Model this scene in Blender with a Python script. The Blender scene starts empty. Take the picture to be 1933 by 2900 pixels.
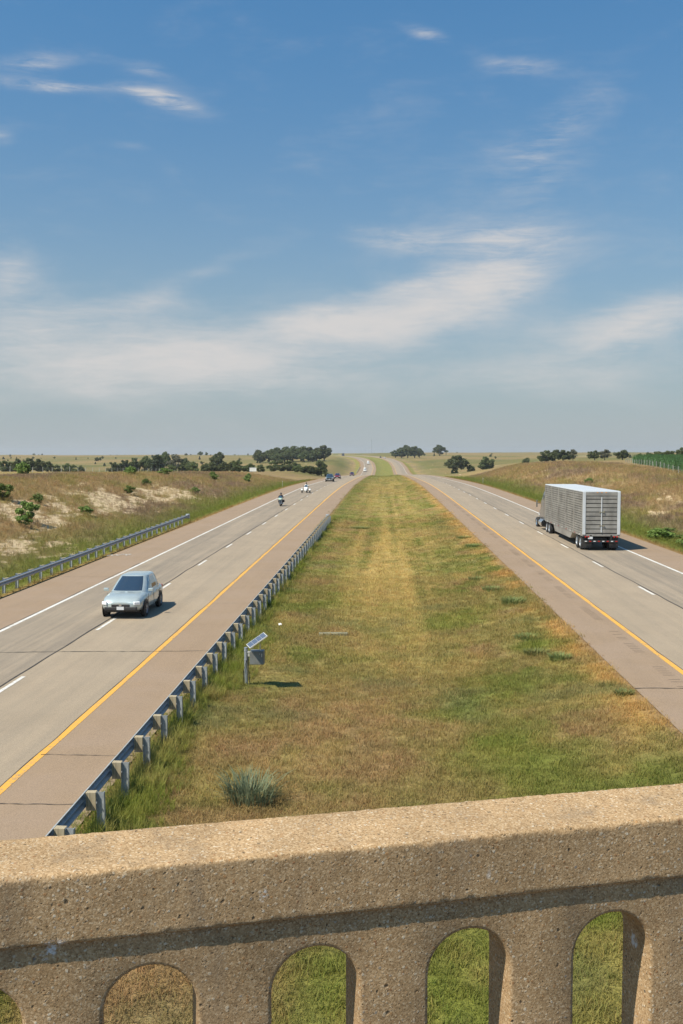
import bpy, math, random
import numpy as np
from mathutils import Vector, Matrix

R = math.radians
SC = bpy.context.scene
COL = SC.collection

# ------------------------------------------------------------------ camera
cam_data = bpy.data.cameras.new('camera')
cam = bpy.data.objects.new('camera', cam_data); COL.objects.link(cam)
cam_data.sensor_fit = 'VERTICAL'; cam_data.sensor_height = 36.0; cam_data.lens = 35.0
cam_data.clip_start = 0.05; cam_data.clip_end = 20000
cam.location = (0, 0, 7.4)
cam.rotation_euler = (R(90 - 3.33), 0, R(2.40))
SC.camera = cam

HAZE_DENSITY = 0.00009
# ------------------------------------------------------------------ sun and sky
SUN_EL, SHADOW_AZ = 54.0, 36.0          # shadows run 36 degrees forward of +X
sx, sy = -math.cos(R(SHADOW_AZ)), -math.sin(R(SHADOW_AZ))
to_sun = Vector((sx * math.cos(R(SUN_EL)), sy * math.cos(R(SUN_EL)), math.sin(R(SUN_EL))))
sl = bpy.data.lights.new('sun', 'SUN'); sl.energy = 5.0; sl.angle = R(0.53); sl.color = (1.0, 0.91, 0.75)
sun = bpy.data.objects.new('sun', sl); COL.objects.link(sun)
sun.rotation_euler = to_sun.to_track_quat('Z', 'Y').to_euler()

SC.view_settings.view_transform = 'Standard'; SC.view_settings.look = 'None'
SC.view_settings.gamma = 1.0; SC.view_settings.exposure = 0.40
SC.view_settings.use_curve_mapping = False
try:
    SC.cycles.use_denoising = True
    SC.cycles.max_bounces = 8; SC.cycles.diffuse_bounces = 3; SC.cycles.transparent_max_bounces = 8
except Exception:
    pass


class NT:
    """tiny helper to write node trees"""
    def __init__(s, tree):
        s.t = tree; s.t.nodes.clear()
    def n(s, typ, **kw):
        nd = s.t.nodes.new(typ)
        for k, v in kw.items():
            setattr(nd, k, v)
        return nd
    def l(s, a, b):
        s.t.links.new(a, b)
    def set(s, sock, v):
        if isinstance(v, bpy.types.NodeSocket): s.l(v, sock)
        elif v is not None: sock.default_value = v
    def math(s, op, a, b=None, c=None, clamp=False):
        nd = s.n('ShaderNodeMath', operation=op, use_clamp=clamp)
        for i, v in enumerate((a, b, c)):
            if v is not None: s.set(nd.inputs[i], v)
        return nd.outputs[0]
    def mix(s, f, a, b, blend='MIX'):
        nd = s.n('ShaderNodeMix', data_type='RGBA', blend_type=blend)
        s.set(nd.inputs[0], f); s.set(nd.inputs[6], a); s.set(nd.inputs[7], b)
        return nd.outputs[2]
    def noise(s, vec, scale, detail=4, rough=0.55, dist=0.0):
        nd = s.n('ShaderNodeTexNoise'); s.set(nd.inputs['Vector'], vec)
        nd.inputs['Scale'].default_value = scale; nd.inputs['Detail'].default_value = detail
        nd.inputs['Roughness'].default_value = rough; nd.inputs['Distortion'].default_value = dist
        return nd.outputs[0]
    def voro(s, vec, scale, feature='F1', rnd=1.0):
        nd = s.n('ShaderNodeTexVoronoi', feature=feature); s.set(nd.inputs['Vector'], vec)
        nd.inputs['Scale'].default_value = scale; nd.inputs['Randomness'].default_value = rnd
        return nd
    def ramp(s, f, a, b, lo=0.0, hi=1.0, smooth=True):
        nd = s.n('ShaderNodeMapRange', interpolation_type='SMOOTHSTEP' if smooth else 'LINEAR')
        s.set(nd.inputs[0], f)
        for i, v in zip((1, 2, 3, 4), (a, b, lo, hi)): s.set(nd.inputs[i], v)
        return nd.outputs[0]
    def cramp(s, f, stops):
        nd = s.n('ShaderNodeValToRGB'); s.set(nd.inputs[0], f)
        e = nd.color_ramp.elements
        while len(e) < len(stops): e.new(0.5)
        for el, (p, c) in zip(e, stops):
            el.position = p; el.color = (*c, 1) if len(c) == 3 else c
        return nd.outputs[0]
    def scale(s, vec, v):
        nd = s.n('ShaderNodeVectorMath', operation='MULTIPLY'); s.set(nd.inputs[0], vec); nd.inputs[1].default_value = v
        return nd.outputs[0]


world = bpy.data.worlds.new('World'); SC.world = world; world.use_nodes = True
w = NT(world.node_tree)
sky = w.n('ShaderNodeTexSky', sky_type='NISHITA')
sky.sun_disc = False; sky.sun_elevation = R(SUN_EL)
sky.sun_rotation = math.atan2(sx, sy)
sky.altitude = 500; sky.air_density = 1.0; sky.dust_density = 1.6; sky.ozone_density = 2.2
tc = w.n('ShaderNodeTexCoord').outputs['Generated']
sep = w.n('ShaderNodeSeparateXYZ'); w.l(tc, sep.inputs[0])
az = w.math('MULTIPLY', w.math('ARCTAN2', sep.outputs[0], sep.outputs[1]), 180 / math.pi)
el = w.math('MULTIPLY', w.math('ARCSINE', sep.outputs[2]), 180 / math.pi)
# cloud field in degrees: stretched wisps, thinner with height, the same all round the sky
comb = w.n('ShaderNodeCombineXYZ'); w.l(az, comb.inputs[0]); w.l(w.math('MULTIPLY', el, 2.6), comb.inputs[1])
warp = w.n('ShaderNodeTexNoise'); w.l(comb.outputs[0], warp.inputs['Vector']); warp.inputs['Scale'].default_value = 0.05
warp.inputs['Detail'].default_value = 3
wv = w.n('ShaderNodeVectorMath', operation='MULTIPLY_ADD'); w.l(warp.outputs['Color'], wv.inputs[0])
wv.inputs[1].default_value = (3.0, 2.4, 0); w.l(comb.outputs[0], wv.inputs[2])
cv = wv.outputs[0]
sepw = w.n('ShaderNodeSeparateXYZ'); w.l(cv, sepw.inputs[0])
azw = w.math('SUBTRACT', sepw.outputs[0], 1.5)
elw = w.math('DIVIDE', w.math('SUBTRACT', sepw.outputs[1], 1.2), 2.6)
fine = w.noise(cv, 0.16, 8, 0.62, 0.3)
big = w.noise(cv, 0.035, 4, 0.5)


def blob(a0, e0, sa, se, amp, tilt=0.0):
    da = w.math('SUBTRACT', azw, a0); de = w.math('SUBTRACT', elw, e0)
    if tilt: de = w.math('SUBTRACT', de, w.math('MULTIPLY', da, tilt))
    q = w.math('ADD', w.math('POWER', w.math('ABSOLUTE', w.math('DIVIDE', da, sa)), 2.0),
               w.math('POWER', w.math('ABSOLUTE', w.math('DIVIDE', de, se)), 2.0))
    return w.math('MULTIPLY', w.math('EXPONENT', w.math('MULTIPLY', q, -1.0)), amp)


BLOBS = [  # azimuth, elevation, half widths (degrees), weight, tilt
    (4.6, 8.9, 4.3, 1.7, 1.05, 0.14), (6.6, 10.2, 2.6, 0.8, 0.40, 0.04), (1.2, 9.4, 1.6, 0.5, 0.35, 0.05), (-0.3, 7.3, 4.2, 1.35, 0.85, 0.00), (-4.6, 7.4, 2.6, 0.9, 0.70, 0.00),
    (-9.4, 5.6, 6.5, 1.8, 0.72, 0.05), (-16.6, 5.2, 7.5, 1.9, 0.58, 0.00), (-19.8, 7.4, 5.0, 1.3, 0.50, 0.00), (-21.0, 9.6, 2.2, 1.2, 0.60, 0.00),
    (-13.6, 8.3, 3.0, 0.7, 0.42, 0.12), (13.2, 6.8, 4.4, 1.4, 0.90, 0.14), (15.4, 8.0, 2.6, 0.9, 0.50, 0.10), (6.6, 11.9, 5.0, 0.9, 0.52, -0.05),
    (0.3, 12.0, 3.8, 0.8, 0.46, -0.12), (-9.9, 10.3, 3.2, 0.7, 0.36, 0.40), (-17.9, 19.2, 2.7, 0.36, 0.66, 0.02), (-12.4, 18.9, 2.1, 0.50, 0.84, -0.25),
    (-18.9, 20.2, 2.0, 0.6, 0.50, 0.15), (-13.0, 20.3, 1.3, 0.35, 0.46, -0.10), (2.6, 22.3, 1.5, 0.35, 0.54, -0.20), (7.4, 20.6, 2.4, 0.5, 0.44, -0.12),
    (8.1, 15.0, 3.0, 3.0, 0.34, 0.00), (10.2, 18.0, 3.0, 1.6, 0.30, 0.40), (-4.5, 4.2, 14.0, 1.6, 0.34, 0.00), (10.2, 4.3, 8.0, 1.1, 0.40, 0.00),
    (-14.1, 16.5, 1.2, 0.25, 0.32, 0.00), (-20.8, 16.6, 0.8, 0.5, 0.45, 0.00)]
acc = None
for bl in BLOBS:
    b_ = blob(*bl)
    acc = b_ if acc is None else w.math('ADD', acc, b_)
cover = w.math('ADD', acc, w.math('MULTIPLY', w.math('SUBTRACT', fine, 0.5), 1.15))
cover = w.math('ADD', cover, w.math('MULTIPLY', w.math('SUBTRACT', big, 0.62), 0.55))
strk = w.n('ShaderNodeVectorMath', operation='MULTIPLY'); w.l(cv, strk.inputs[0]); strk.inputs[1].default_value = (.55, 1.5, 1)
wisp = w.noise(strk.outputs[0], 0.55, 7, 0.68, 0.6)
cover = w.math('ADD', cover, w.math('MULTIPLY', w.math('MULTIPLY', w.math('SUBTRACT', wisp, 0.52), 2.6), w.math('MULTIPLY', w.ramp(acc, 0.15, 0.7, 0.10, 0.9), w.ramp(el, 8, 17, 0.35, 1.0))))
alpha = w.ramp(cover, -0.10, 1.28, 0.0, 0.95)
# pale haze low over the land, all the way round
hz = w.math('MULTIPLY', w.math('EXPONENT', w.math('MULTIPLY', w.math('POWER', w.math('DIVIDE', w.math('MAXIMUM', el, 0.0), 11.0), 1.4), -1.0)), 0.95)
SKY_TINT = (0.60, 1.22, 1.45, 1)
HAZE_COL = (4.40, 4.80, 4.95, 1)
CLOUD_COL = (6.9, 6.65, 6.5, 1)
skyc = w.mix(1.0, sky.outputs[0], SKY_TINT, 'MULTIPLY')
lowdim = w.ramp(el, 4, 30, 0.74, 1.0)
lc = w.n('ShaderNodeCombineColor')
for k_ in range(3): w.l(lowdim, lc.inputs[k_])
skyc = w.mix(1.0, skyc, lc.outputs[0], 'MULTIPLY')
skyc = w.mix(hz, skyc, HAZE_COL)
skyc = w.mix(alpha, skyc, CLOUD_COL)
bg = w.n('ShaderNodeBackground'); bg.inputs['Strength'].default_value = 0.075
w.l(skyc, bg.inputs['Color'])
wo = w.n('ShaderNodeOutputWorld'); w.l(bg.outputs[0], wo.inputs[0])


# ------------------------------------------------------------------ numpy noise
def _hash(ix, iy, seed):
    n = (ix.astype(np.int64) * 374761393 + iy.astype(np.int64) * 668265263 + seed * 144665) & 0x7fffffff
    n = ((n ^ (n >> 13)) * 1274126177) & 0x7fffffff
    return ((n ^ (n >> 16)) & 0xffff) / 65535.0


def vnoise(x, y, seed=0):
    x = np.asarray(x, float); y = np.asarray(y, float)
    ix = np.floor(x); iy = np.floor(y); fx = x - ix; fy = y - iy
    fx = fx * fx * (3 - 2 * fx); fy = fy * fy * (3 - 2 * fy)
    a = _hash(ix, iy, seed); b = _hash(ix + 1, iy, seed); c = _hash(ix, iy + 1, seed); d = _hash(ix + 1, iy + 1, seed)
    return (a * (1 - fx) + b * fx) * (1 - fy) + (c * (1 - fx) + d * fx) * fy


def fbm(x, y, seed=0, oct=4):
    s = 0; a = 0.5; t = 0
    for o in range(oct):
        s = s + a * vnoise(x * 2 ** o + 17.3 * o, y * 2 ** o - 9.1 * o, seed + o); t += a; a *= 0.55
    return s / t


def sstep(a, b, x):
    t = np.clip((x - a) / (b - a), 0, 1); return t * t * (3 - 2 * t)


def smooth_table(pts):
    """monotone-ish smooth interpolation: linear table convolved on a fine grid"""
    xs = np.array([p[0] for p in pts], float); ys = np.array([p[1] for p in pts], float)
    g = np.arange(xs[0], xs[-1] + 5, 5.0); v = np.interp(g, xs, ys)
    k = np.hanning(15); k /= k.sum()
    v = np.convolve(np.pad(v, 7, mode='edge'), k, mode='valid')
    return lambda y: np.interp(y, g, v)


# ------------------------------------------------------------------ lie of the land
PROF = smooth_table([(-200, 0), (25, 0), (60, .25), (100, .5), (150, .82), (197, .92), (240, .58), (290, .05), (340, -.55), (377, -1.05),
                     (450, -2.4), (500, -3.25), (540, -4.05), (600, -5.65), (650, -6.9), (690, -7.25), (725, -6.9), (780, -6.0), (830, -4.7),
                     (930, -.5), (1050, 2.2), (1200, 3.3), (1300, 3.8), (1600, 4.8), (1750, 4.9), (2000, 3.5), (2600, -2), (9000, -40)])
CURVE = smooth_table([(-200, 0), (840, 0), (930, -2.5), (1050, -9.5), (1180, -18), (1300, -28), (1450, -41), (1600, -57), (1800, -82),
                      (2000, -112), (2600, -220), (9000, -1500)])
BANK_L = smooth_table([(-200, 4.6), (117, 4.55), (240, 2.5), (330, 1.1), (430, -.4), (570, -2.6), (640, -3.3), (700, -3.0), (800, -1.2),
                       (900, 1.2), (1050, 3), (1300, 4.6), (1600, 5.4), (2000, 5.5), (2600, 4), (9000, -30)])
BANK_R = smooth_table([(-200, 2.9), (0, 2.8), (150, 3.1), (185, 3.7), (215, 4.9), (245, 5.1), (303, 4.2), (420, 1.0), (600, -4.9), (700, -5.5), (800, -3.5),
                       (900, -.8), (1050, 2.2), (1250, 2.2), (1400, 5), (1600, 6.5), (2000, 8.5), (2400, 9.2), (3000, 7), (9000, -30)])
FAR_L = smooth_table([(-200, 4.6), (150, 4.3), (210, 3.4), (300, 1.95), (380, .6), (430, -1.5), (520, -4), (640, -3.5), (800, -2.5), (1000, 0),
                      (1300, 1.6), (1700, 4.6), (2100, 4.9), (2600, 4.5), (3500, -6), (9000, -60)])
FAR_R1 = smooth_table([(-200, 3.0), (150, 3.7), (190, 4.0), (313, 4.6), (420, 4.0), (520, 1.5), (600, -1.5), (640, -1.8), (750, 0), (900, 1.0),
                       (1100, 3), (1400, 5.5), (1800, 8), (2300, 9.7), (2600, 9.5), (3500, -4), (9000, -60)])
FAR_R2 = smooth_table([(-200, 3.0), (150, 3.7), (190, 4.0), (313, 4.6), (420, 4.9), (520, 4.0), (600, 3.4), (800, 3.2), (1000, 3.8),
                       (1400, 5.8), (1800, 8), (2300, 9.7), (2600, 9.5), (3500, -4), (9000, -60)])
LO, LI, RI, RO = -19.0, -6.0, 7.5, 20.0      # pavement edges (offset from the road line)
R_UP = 0.35                                   # the right carriageway lies a little higher


def ground(X, Y):
    X = np.asarray(X, float); Y = np.asarray(Y, float)
    u = X - CURVE(Y); p = PROF(Y)
    z = np.zeros(np.broadcast(X, Y).shape)
    t = (u - 0.75) / 6.75
    med = p + R_UP * np.clip((u + 6) / 13.5, 0, 1) - 0.55 * np.clip(1 - t * t, 0, 1) + 0.08 * (fbm(X * .22, Y * .1, 5) - .5) * np.clip(1 - t * t, 0, 1)
    a = np.abs(X) / np.maximum(Y, 60.0)
    wl = sstep(45, 57 + .10 * np.maximum(Y, 0), -u); nl = FAR_L(Y)
    und = sstep(60, 200, np.abs(u)) * (4.0 * (fbm(X / 260, Y / 260, 31) - .5) + 1.2 * (fbm(X / 60, Y / 60, 37) - .5)) * np.clip(Y / 900, .12, 1.6)
    bl = BANK_L(Y) * (1 - wl) + nl * wl + und
    tl = (-19.0 - u)
    ditch_l = p - 0.75 * sstep(0, 4.5, tl)
    lump = (0.55 * (fbm(X * .16, Y * .09, 11) - .5) + .9 * (fbm(X / 26, Y / 26, 12) - .5)) * sstep(4, 12, tl)
    left = ditch_l * (1 - sstep(4.5, 25, tl)) + bl * sstep(4.5, 25, tl) + lump * (1 - sstep(40, 80, tl))
    wr = sstep(45, 57 + .10 * np.maximum(Y, 0), u)
    ar = sstep(.11, .17, a); nr = FAR_R1(Y) * (1 - ar) + FAR_R2(Y) * ar
    br = BANK_R(Y) * (1 - wr) + nr * wr + und
    tr = u - 20.0
    ditch_r = p + R_UP - 0.5 * sstep(0, 4, tr)
    lump = (0.55 * (fbm(X * .16, Y * .09, 13) - .5) + .9 * (fbm(X / 26, Y / 26, 14) - .5)) * sstep(4, 12, tr)
    right = ditch_r * (1 - sstep(4, 25, tr)) + br * sstep(4, 25, tr) + lump * (1 - sstep(40, 80, tr))
    z = np.where(u < LO, left, np.where(u <= LI, p, np.where(u < RI, med, np.where(u <= RO, p + R_UP, right))))
    return z


def gz(x, y):
    return float(ground(np.array([x]), np.array([y]))[0])


GREEN = np.array((.172, .180, .045)); LUSH = np.array((.150, .172, .030)); STRAW = np.array((.47, .345, .125))
BROWN = np.array((.320, .205, .098)); OLIVE = np.array((.260, .215, .072)); TEAL = np.array((.140, .165, .075))
CREAM = np.array((.62, .47, .28)); RUST = np.array((.29, .155, .065)); TAN = np.array((.33, .23, .112)); MAUVE = np.array((.245, .170, .105))


def mixc(c, d, t):
    return c * (1 - t[:, None]) + d * t[:, None]


def gauss(X, Y, x, y, a, b):
    return np.exp(-((X - x) / a) ** 2 - ((Y - y) / b) ** 2)


def eroded(X, Y):
    g = gauss(X, Y, -33, 122, 4.6, 34) + .85 * gauss(X, Y, -31, 152, 3, 20) + gauss(X, Y, -27.5, 78, 3.0, 9) + .7 * gauss(X, Y, -33, 92, 3, 6)
    g = g + .75 * gauss(X, Y, 35, 128, 2.6, 12) + .7 * gauss(X, Y, 31, 110, 2.4, 10) + .6 * gauss(X, Y, 33, 158, 3, 10)
    return sstep(.40, .52, np.minimum(g, 1) * .42 + .95 * (fbm(X * .8, Y * .22, 51, 5) - .40) + .35 * (fbm(X * 2.2, Y * .9, 57, 3) - .5))


def gcol(X, Y, bare=1.0):
    """colour of the sward and soil itself at a place"""
    X = np.ravel(np.asarray(X, float)); Y = np.ravel(np.asarray(Y, float))
    u = X - CURVE(Y)
    n1 = fbm(X * .30, Y * .22, 61); n2 = fbm(X * .55, Y * .40, 71); n3 = fbm(X * .13, Y * .07, 81); n4 = fbm(X * 1.6, Y * 1.2, 91, 3)
    n = len(X)
    # median
    m = np.tile(OLIVE, (n, 1))
    m = mixc(m, GREEN, sstep(.38, .56, n1)); m = mixc(m, LUSH * 1.1, sstep(.56, .68, n1) * .7)
    m = mixc(m, BROWN, sstep(.53, .66, n2) * .7); m = mixc(m, STRAW * .85, sstep(.56, .70, fbm(X * .7, Y * .5, 161)) * .6)
    dry = gauss(X, Y, -1.2, 24, 3.6, 6) * 1.0 + gauss(X, Y, -2.6, 39, 1.8, 4) * .9 + gauss(X, Y, 0.5, 31, 3, 3) * .6 + gauss(X, Y, -3.4, 13.2, 1.5, 2.5) * 1.6 + gauss(X, Y, 4.3, 12.5, 1.0, 1.5) * .9
    m = mixc(m, BROWN, np.clip(dry * sstep(.25, .6, n2 * .6 + n4 * .4), 0, .9))
    lush = gauss(X, Y, 3.2, 42, 4.5, 6) * .8 + gauss(X, Y, 3.2, 27, 2.6, 6) * .75 + gauss(X, Y, -3.2, 52, 2.2, 12) * .5 + gauss(X, Y, 1.5, 14, 4, 4) * .6
    m = mixc(m, LUSH * 1.15, np.clip(lush * sstep(.3, .6, n1), 0, .85))
    str_ = fbm(u * 1.5, Y * .02, 101, 3)
    straw = gauss(u, Y, .6, 74, 3.0, 30) * 1.5 + .62 * sstep(95, 130, Y) * np.exp(-((u - 1.0) / 4.0) ** 2)
    m = mixc(m, STRAW, np.clip(straw * sstep(.30, .58, str_ * .8 + n4 * .2), 0, .92))
    swath = .5 + .5 * np.sin(u * 2 * np.pi / 1.08 + .9 * (fbm(X * .05, Y * .03, 151) - .5) * 6)
    m = mixc(m, STRAW, np.clip(sstep(40, 55, Y) * sstep(300, 160, Y) * np.exp(-((u - .6) / 3.4) ** 4) * sstep(.55, .95, swath) * .62 * sstep(.25, .5, n1), 0, 1))
    m = mixc(m, STRAW * np.array((1.0, .85, .8)), sstep(5.9, 7.2, u) * sstep(.36, .56, n2) * .9)
    m = mixc(m, RUST, sstep(6.9, 7.5, u) * .6 * sstep(.45, .6, n1))
    m = mixc(m, LUSH, sstep(-4.6, -5.6, u) * .9 * sstep(106, 96, Y))
    m = mixc(m, GREEN, sstep(-3.6, -5.6, u) * .6 * sstep(96, 112, Y))
    m = mixc(m, GREEN, sstep(230, 520, Y) * .8)
    m = mixc(m, TEAL, sstep(.60, .74, fbm(X * .35, Y * .35, 111)) * .35)
    # verges, banks
    side = np.where(u < 0, LO - u, u - RO)
    b = np.tile(TAN, (n, 1))
    b = mixc(b, MAUVE, sstep(.42, .62, n3)); b = mixc(b, OLIVE, sstep(.50, .66, n1) * .75)
    low = sstep(11.5, 4.5, side + 7 * (n3 - .5) + 4 * (n2 - .5)) * sstep(300, 240, Y - 400 * (u > 0))
    b = mixc(b, GREEN, low * .85); b = mixc(b, LUSH * 1.2, low * sstep(.52, .66, n2) * .8)
    b = mixc(b, LUSH * 1.1, sstep(6, 3, side) * .6)
    b = mixc(b, RUST, sstep(1.3, .1, side) * .85)
    b = mixc(b, CREAM, eroded(X, Y) * (side > 3) * bare)
    # open fields beyond
    fcol = np.tile(np.array((.235, .175, .075)), (n, 1))
    f1 = fbm(X / 90, Y / 120, 121); f2 = fbm(X / 28, Y / 70, 131); f3 = fbm(X / 9, Y / 24, 141)
    fcol = mixc(fcol, np.array((.155, .145, .050)), sstep(.40, .62, f1)); fcol = mixc(fcol, np.array((.28, .20, .095)), sstep(.52, .70, f2) * .7)
    fcol = mixc(fcol, np.array((.11, .115, .042)), sstep(.56, .72, f3 * .5 + f1 * .5) * .8)
    hayl = sstep(150, 190, Y) * sstep(52, 62, -u) * sstep(400, 330, Y)
    fcol = mixc(fcol, np.array((.33, .245, .085)), hayl * .8)
    vg = sstep(24, 8, side) * sstep(380, 520, Y)
    fcol = mixc(fcol, np.array((.115, .135, .040)), vg * .85)
    fw = np.maximum(sstep(42, 60, side), sstep(280, 420, Y) * sstep(2, 20, side))
    b = mixc(b, fcol, fw)
    inm = ((u > LI) & (u < RI)).astype(float)
    c = mixc(b, m, inm)
    inroad = (((u >= LO) & (u <= LI)) | ((u >= RI) & (u <= RO))).astype(float)
    c = mixc(c, BROWN, inroad)
    return np.clip(c, 0.01, 1)


# ------------------------------------------------------------------ mesh building
class MB:
    def __init__(s):
        s.v = []; s.f = []; s.m = []
    def add(s, vs, fs, mi=0):
        o = len(s.v); s.v.extend([tuple(v) for v in vs]); s.f.extend([tuple(i + o for i in f) for f in fs]); s.m.extend([mi] * len(fs)); return s
    def box(s, c, d, mi=0, rot=None, taper=None):
        x, y, z = d[0] / 2, d[1] / 2, d[2] / 2
        vs = []
        for k, (a, b, e) in enumerate([(-1, -1, -1), (1, -1, -1), (1, 1, -1), (-1, 1, -1), (-1, -1, 1), (1, -1, 1), (1, 1, 1), (-1, 1, 1)]):
            t = taper if (taper and e > 0) else (1, 1)
            vs.append(Vector((a * x * t[0], b * y * t[1], e * z)))
        if rot is not None:
            m = rot if isinstance(rot, Matrix) else Matrix.Rotation(rot, 3, 'Z'); vs = [m @ v for v in vs]
        vs = [v + Vector(c) for v in vs]
        return s.add(vs, [(0, 3, 2, 1), (4, 5, 6, 7), (0, 1, 5, 4), (1, 2, 6, 5), (2, 3, 7, 6), (3, 0, 4, 7)], mi)
    def loft(s, rings, mi=0, cap=True, closed=True):
        n = len(rings[0]); vs = [p for r in rings for p in r]; fs = []
        for i in range(len(rings) - 1):
            for j in range(n if closed else n - 1):
                k = (j + 1) % n
                fs.append((i * n + j, i * n + k, (i + 1) * n + k, (i + 1) * n + j))
        if cap and closed:
            fs.append(tuple(range(n - 1, -1, -1))); fs.append(tuple((len(rings) - 1) * n + j for j in range(n)))
        return s.add(vs, fs, mi)
    def tube(s, pts, r, n=8, mi=0, cap=True):
        pts = [Vector(p) for p in pts]; rs = r if isinstance(r, (list, tuple)) else [r] * len(pts)
        rings = []
        for i, p in enumerate(pts):
            d = (pts[min(i + 1, len(pts) - 1)] - pts[max(i - 1, 0)]).normalized()
            a = d.orthogonal().normalized() if abs(d.z) > .95 else d.cross(Vector((0, 0, 1))).normalized()
            b = d.cross(a)
            rings.append([p + (a * math.cos(2 * math.pi * k / n) + b * math.sin(2 * math.pi * k / n)) * rs[i] for k in range(n)])
        return s.loft(rings, mi, cap)
    def lathe(s, prof, c, axis='X', n=20, mi=0):
        """prof: (along axis, radius) loop"""
        rings = []
        for k in range(n):
            t = 2 * math.pi * k / n; ca, sa = math.cos(t), math.sin(t)
            ring = []
            for h, r in prof:
                p = (h, r * ca, r * sa) if axis == 'X' else ((r * ca, h, r * sa) if axis == 'Y' else (r * ca, r * sa, h))
                ring.append(Vector(p) + Vector(c))
            rings.append(ring)
        m = len(prof); vs = [p for r in rings for p in r]; fs = []
        for i in range(n):
            for j in range(m - 1):
                i2 = (i + 1) % n
                fs.append((i * m + j, i2 * m + j, i2 * m + j + 1, i * m + j + 1))
        return s.add(vs, fs, mi)
    def quad(s, a, b, c, d, mi=0):
        return s.add([a, b, c, d], [(0, 1, 2, 3)], mi)
    def build(s, name, mats, parent=None, smooth=False, bevel=0, loc=None, auto=None):
        me = bpy.data.meshes.new(name)
        me.from_pydata(s.v, [], s.f)
        mats = mats if isinstance(mats, (list, tuple)) else [mats]
        for m in mats: me.materials.append(m)
        if len(mats) > 1: me.polygons.foreach_set('material_index', s.m)
        if smooth: me.polygons.foreach_set('use_smooth', [True] * len(me.polygons))
        me.update()
        o = bpy.data.objects.new(name, me); COL.objects.link(o)
        if parent: o.parent = parent
        if loc: o.location = loc
        if smooth and auto is None: auto = 40
        if smooth and auto:
            try: me.set_sharp_from_angle(angle=R(auto))
            except Exception: pass
        if bevel:
            md = o.modifiers.new('bevel', 'BEVEL'); md.width = bevel; md.segments = 2; md.limit_method = 'ANGLE'; md.angle_limit = R(40)
        return o


def tag(o, label=None, cat=None, group=None, kind=None):
    if label: o['label'] = label
    if cat: o['category'] = cat
    if group: o['group'] = group
    if kind: o['kind'] = kind
    return o


def empty(name, loc=(0, 0, 0), rz=0.0):
    o = bpy.data.objects.new(name, None); COL.objects.link(o); o.location = loc; o.rotation_euler = (0, 0, rz)
    o.empty_display_size = .2
    return o


def np_mesh(name, verts, faces, mat, cols=None, smooth=False):
    """fast mesh from arrays, faces all the same length"""
    me = bpy.data.meshes.new(name)
    nv, nf, k = len(verts), len(faces), faces.shape[1]
    me.vertices.add(nv); me.vertices.foreach_set('co', np.asarray(verts, np.float32).ravel())
    me.loops.add(nf * k); me.loops.foreach_set('vertex_index', faces.astype(np.int32).ravel())
    me.polygons.add(nf); me.polygons.foreach_set('loop_start', np.arange(0, nf * k, k, dtype=np.int32))
    try: me.polygons.foreach_set('loop_total', np.full(nf, k, dtype=np.int32))
    except Exception: pass
    me.polygons.foreach_set('use_smooth', np.full(nf, smooth, dtype=bool))
    if mat: me.materials.append(mat)
    if cols is not None:
        at = me.attributes.new('tint', 'FLOAT_COLOR', 'POINT')
        at.data.foreach_set('color', np.hstack([cols, np.ones((nv, 1))]).astype(np.float32).ravel())
    me.update(calc_edges=True); me.validate()
    return me


# ------------------------------------------------------------------ materials
def pmat(name, col, rough=.6, metal=0.0, spec=.5, build=None, coat=0.0, trans=0.0, emit=None):
    m = bpy.data.materials.new(name); m.use_nodes = True
    t = NT(m.node_tree); b = t.n('ShaderNodeBsdfPrincipled'); o = t.n('ShaderNodeOutputMaterial'); t.l(b.outputs[0], o.inputs[0])
    b.inputs['Base Color'].default_value = (*col, 1); b.inputs['Roughness'].default_value = rough; b.inputs['Metallic'].default_value = metal
    b.inputs['Specular IOR Level'].default_value = spec; b.inputs['Coat Weight'].default_value = coat
    if trans: b.inputs['Transmission Weight'].default_value = trans
    if emit: b.inputs['Emission Color'].default_value = (*emit[0], 1); b.inputs['Emission Strength'].default_value = emit[1]
    if build: build(t, b)
    m.diffuse_color = (*col, 1)
    return m


def grime(scale=6.0, amt=.25, bump=0.0):
    """slight unevenness and dirt over a plain paint"""
    def f(t, b):
        oc = t.n('ShaderNodeTexCoord').outputs['Object']
        nz = t.noise(oc, scale, 6, .65)
        c = b.inputs['Base Color'].default_value[:]
        d = tuple(x * (1 - amt) for x in c[:3]) + (1,)
        t.l(t.mix(t.ramp(nz, .35, .7), c, d), b.inputs['Base Color'])
        if bump:
            bp = t.n('ShaderNodeBump'); bp.inputs['Strength'].default_value = bump; bp.inputs['Distance'].default_value = .01
            t.l(t.noise(oc, scale * 8, 4), bp.inputs['Height']); t.l(bp.outputs[0], b.inputs['Normal'])
    return f


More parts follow.
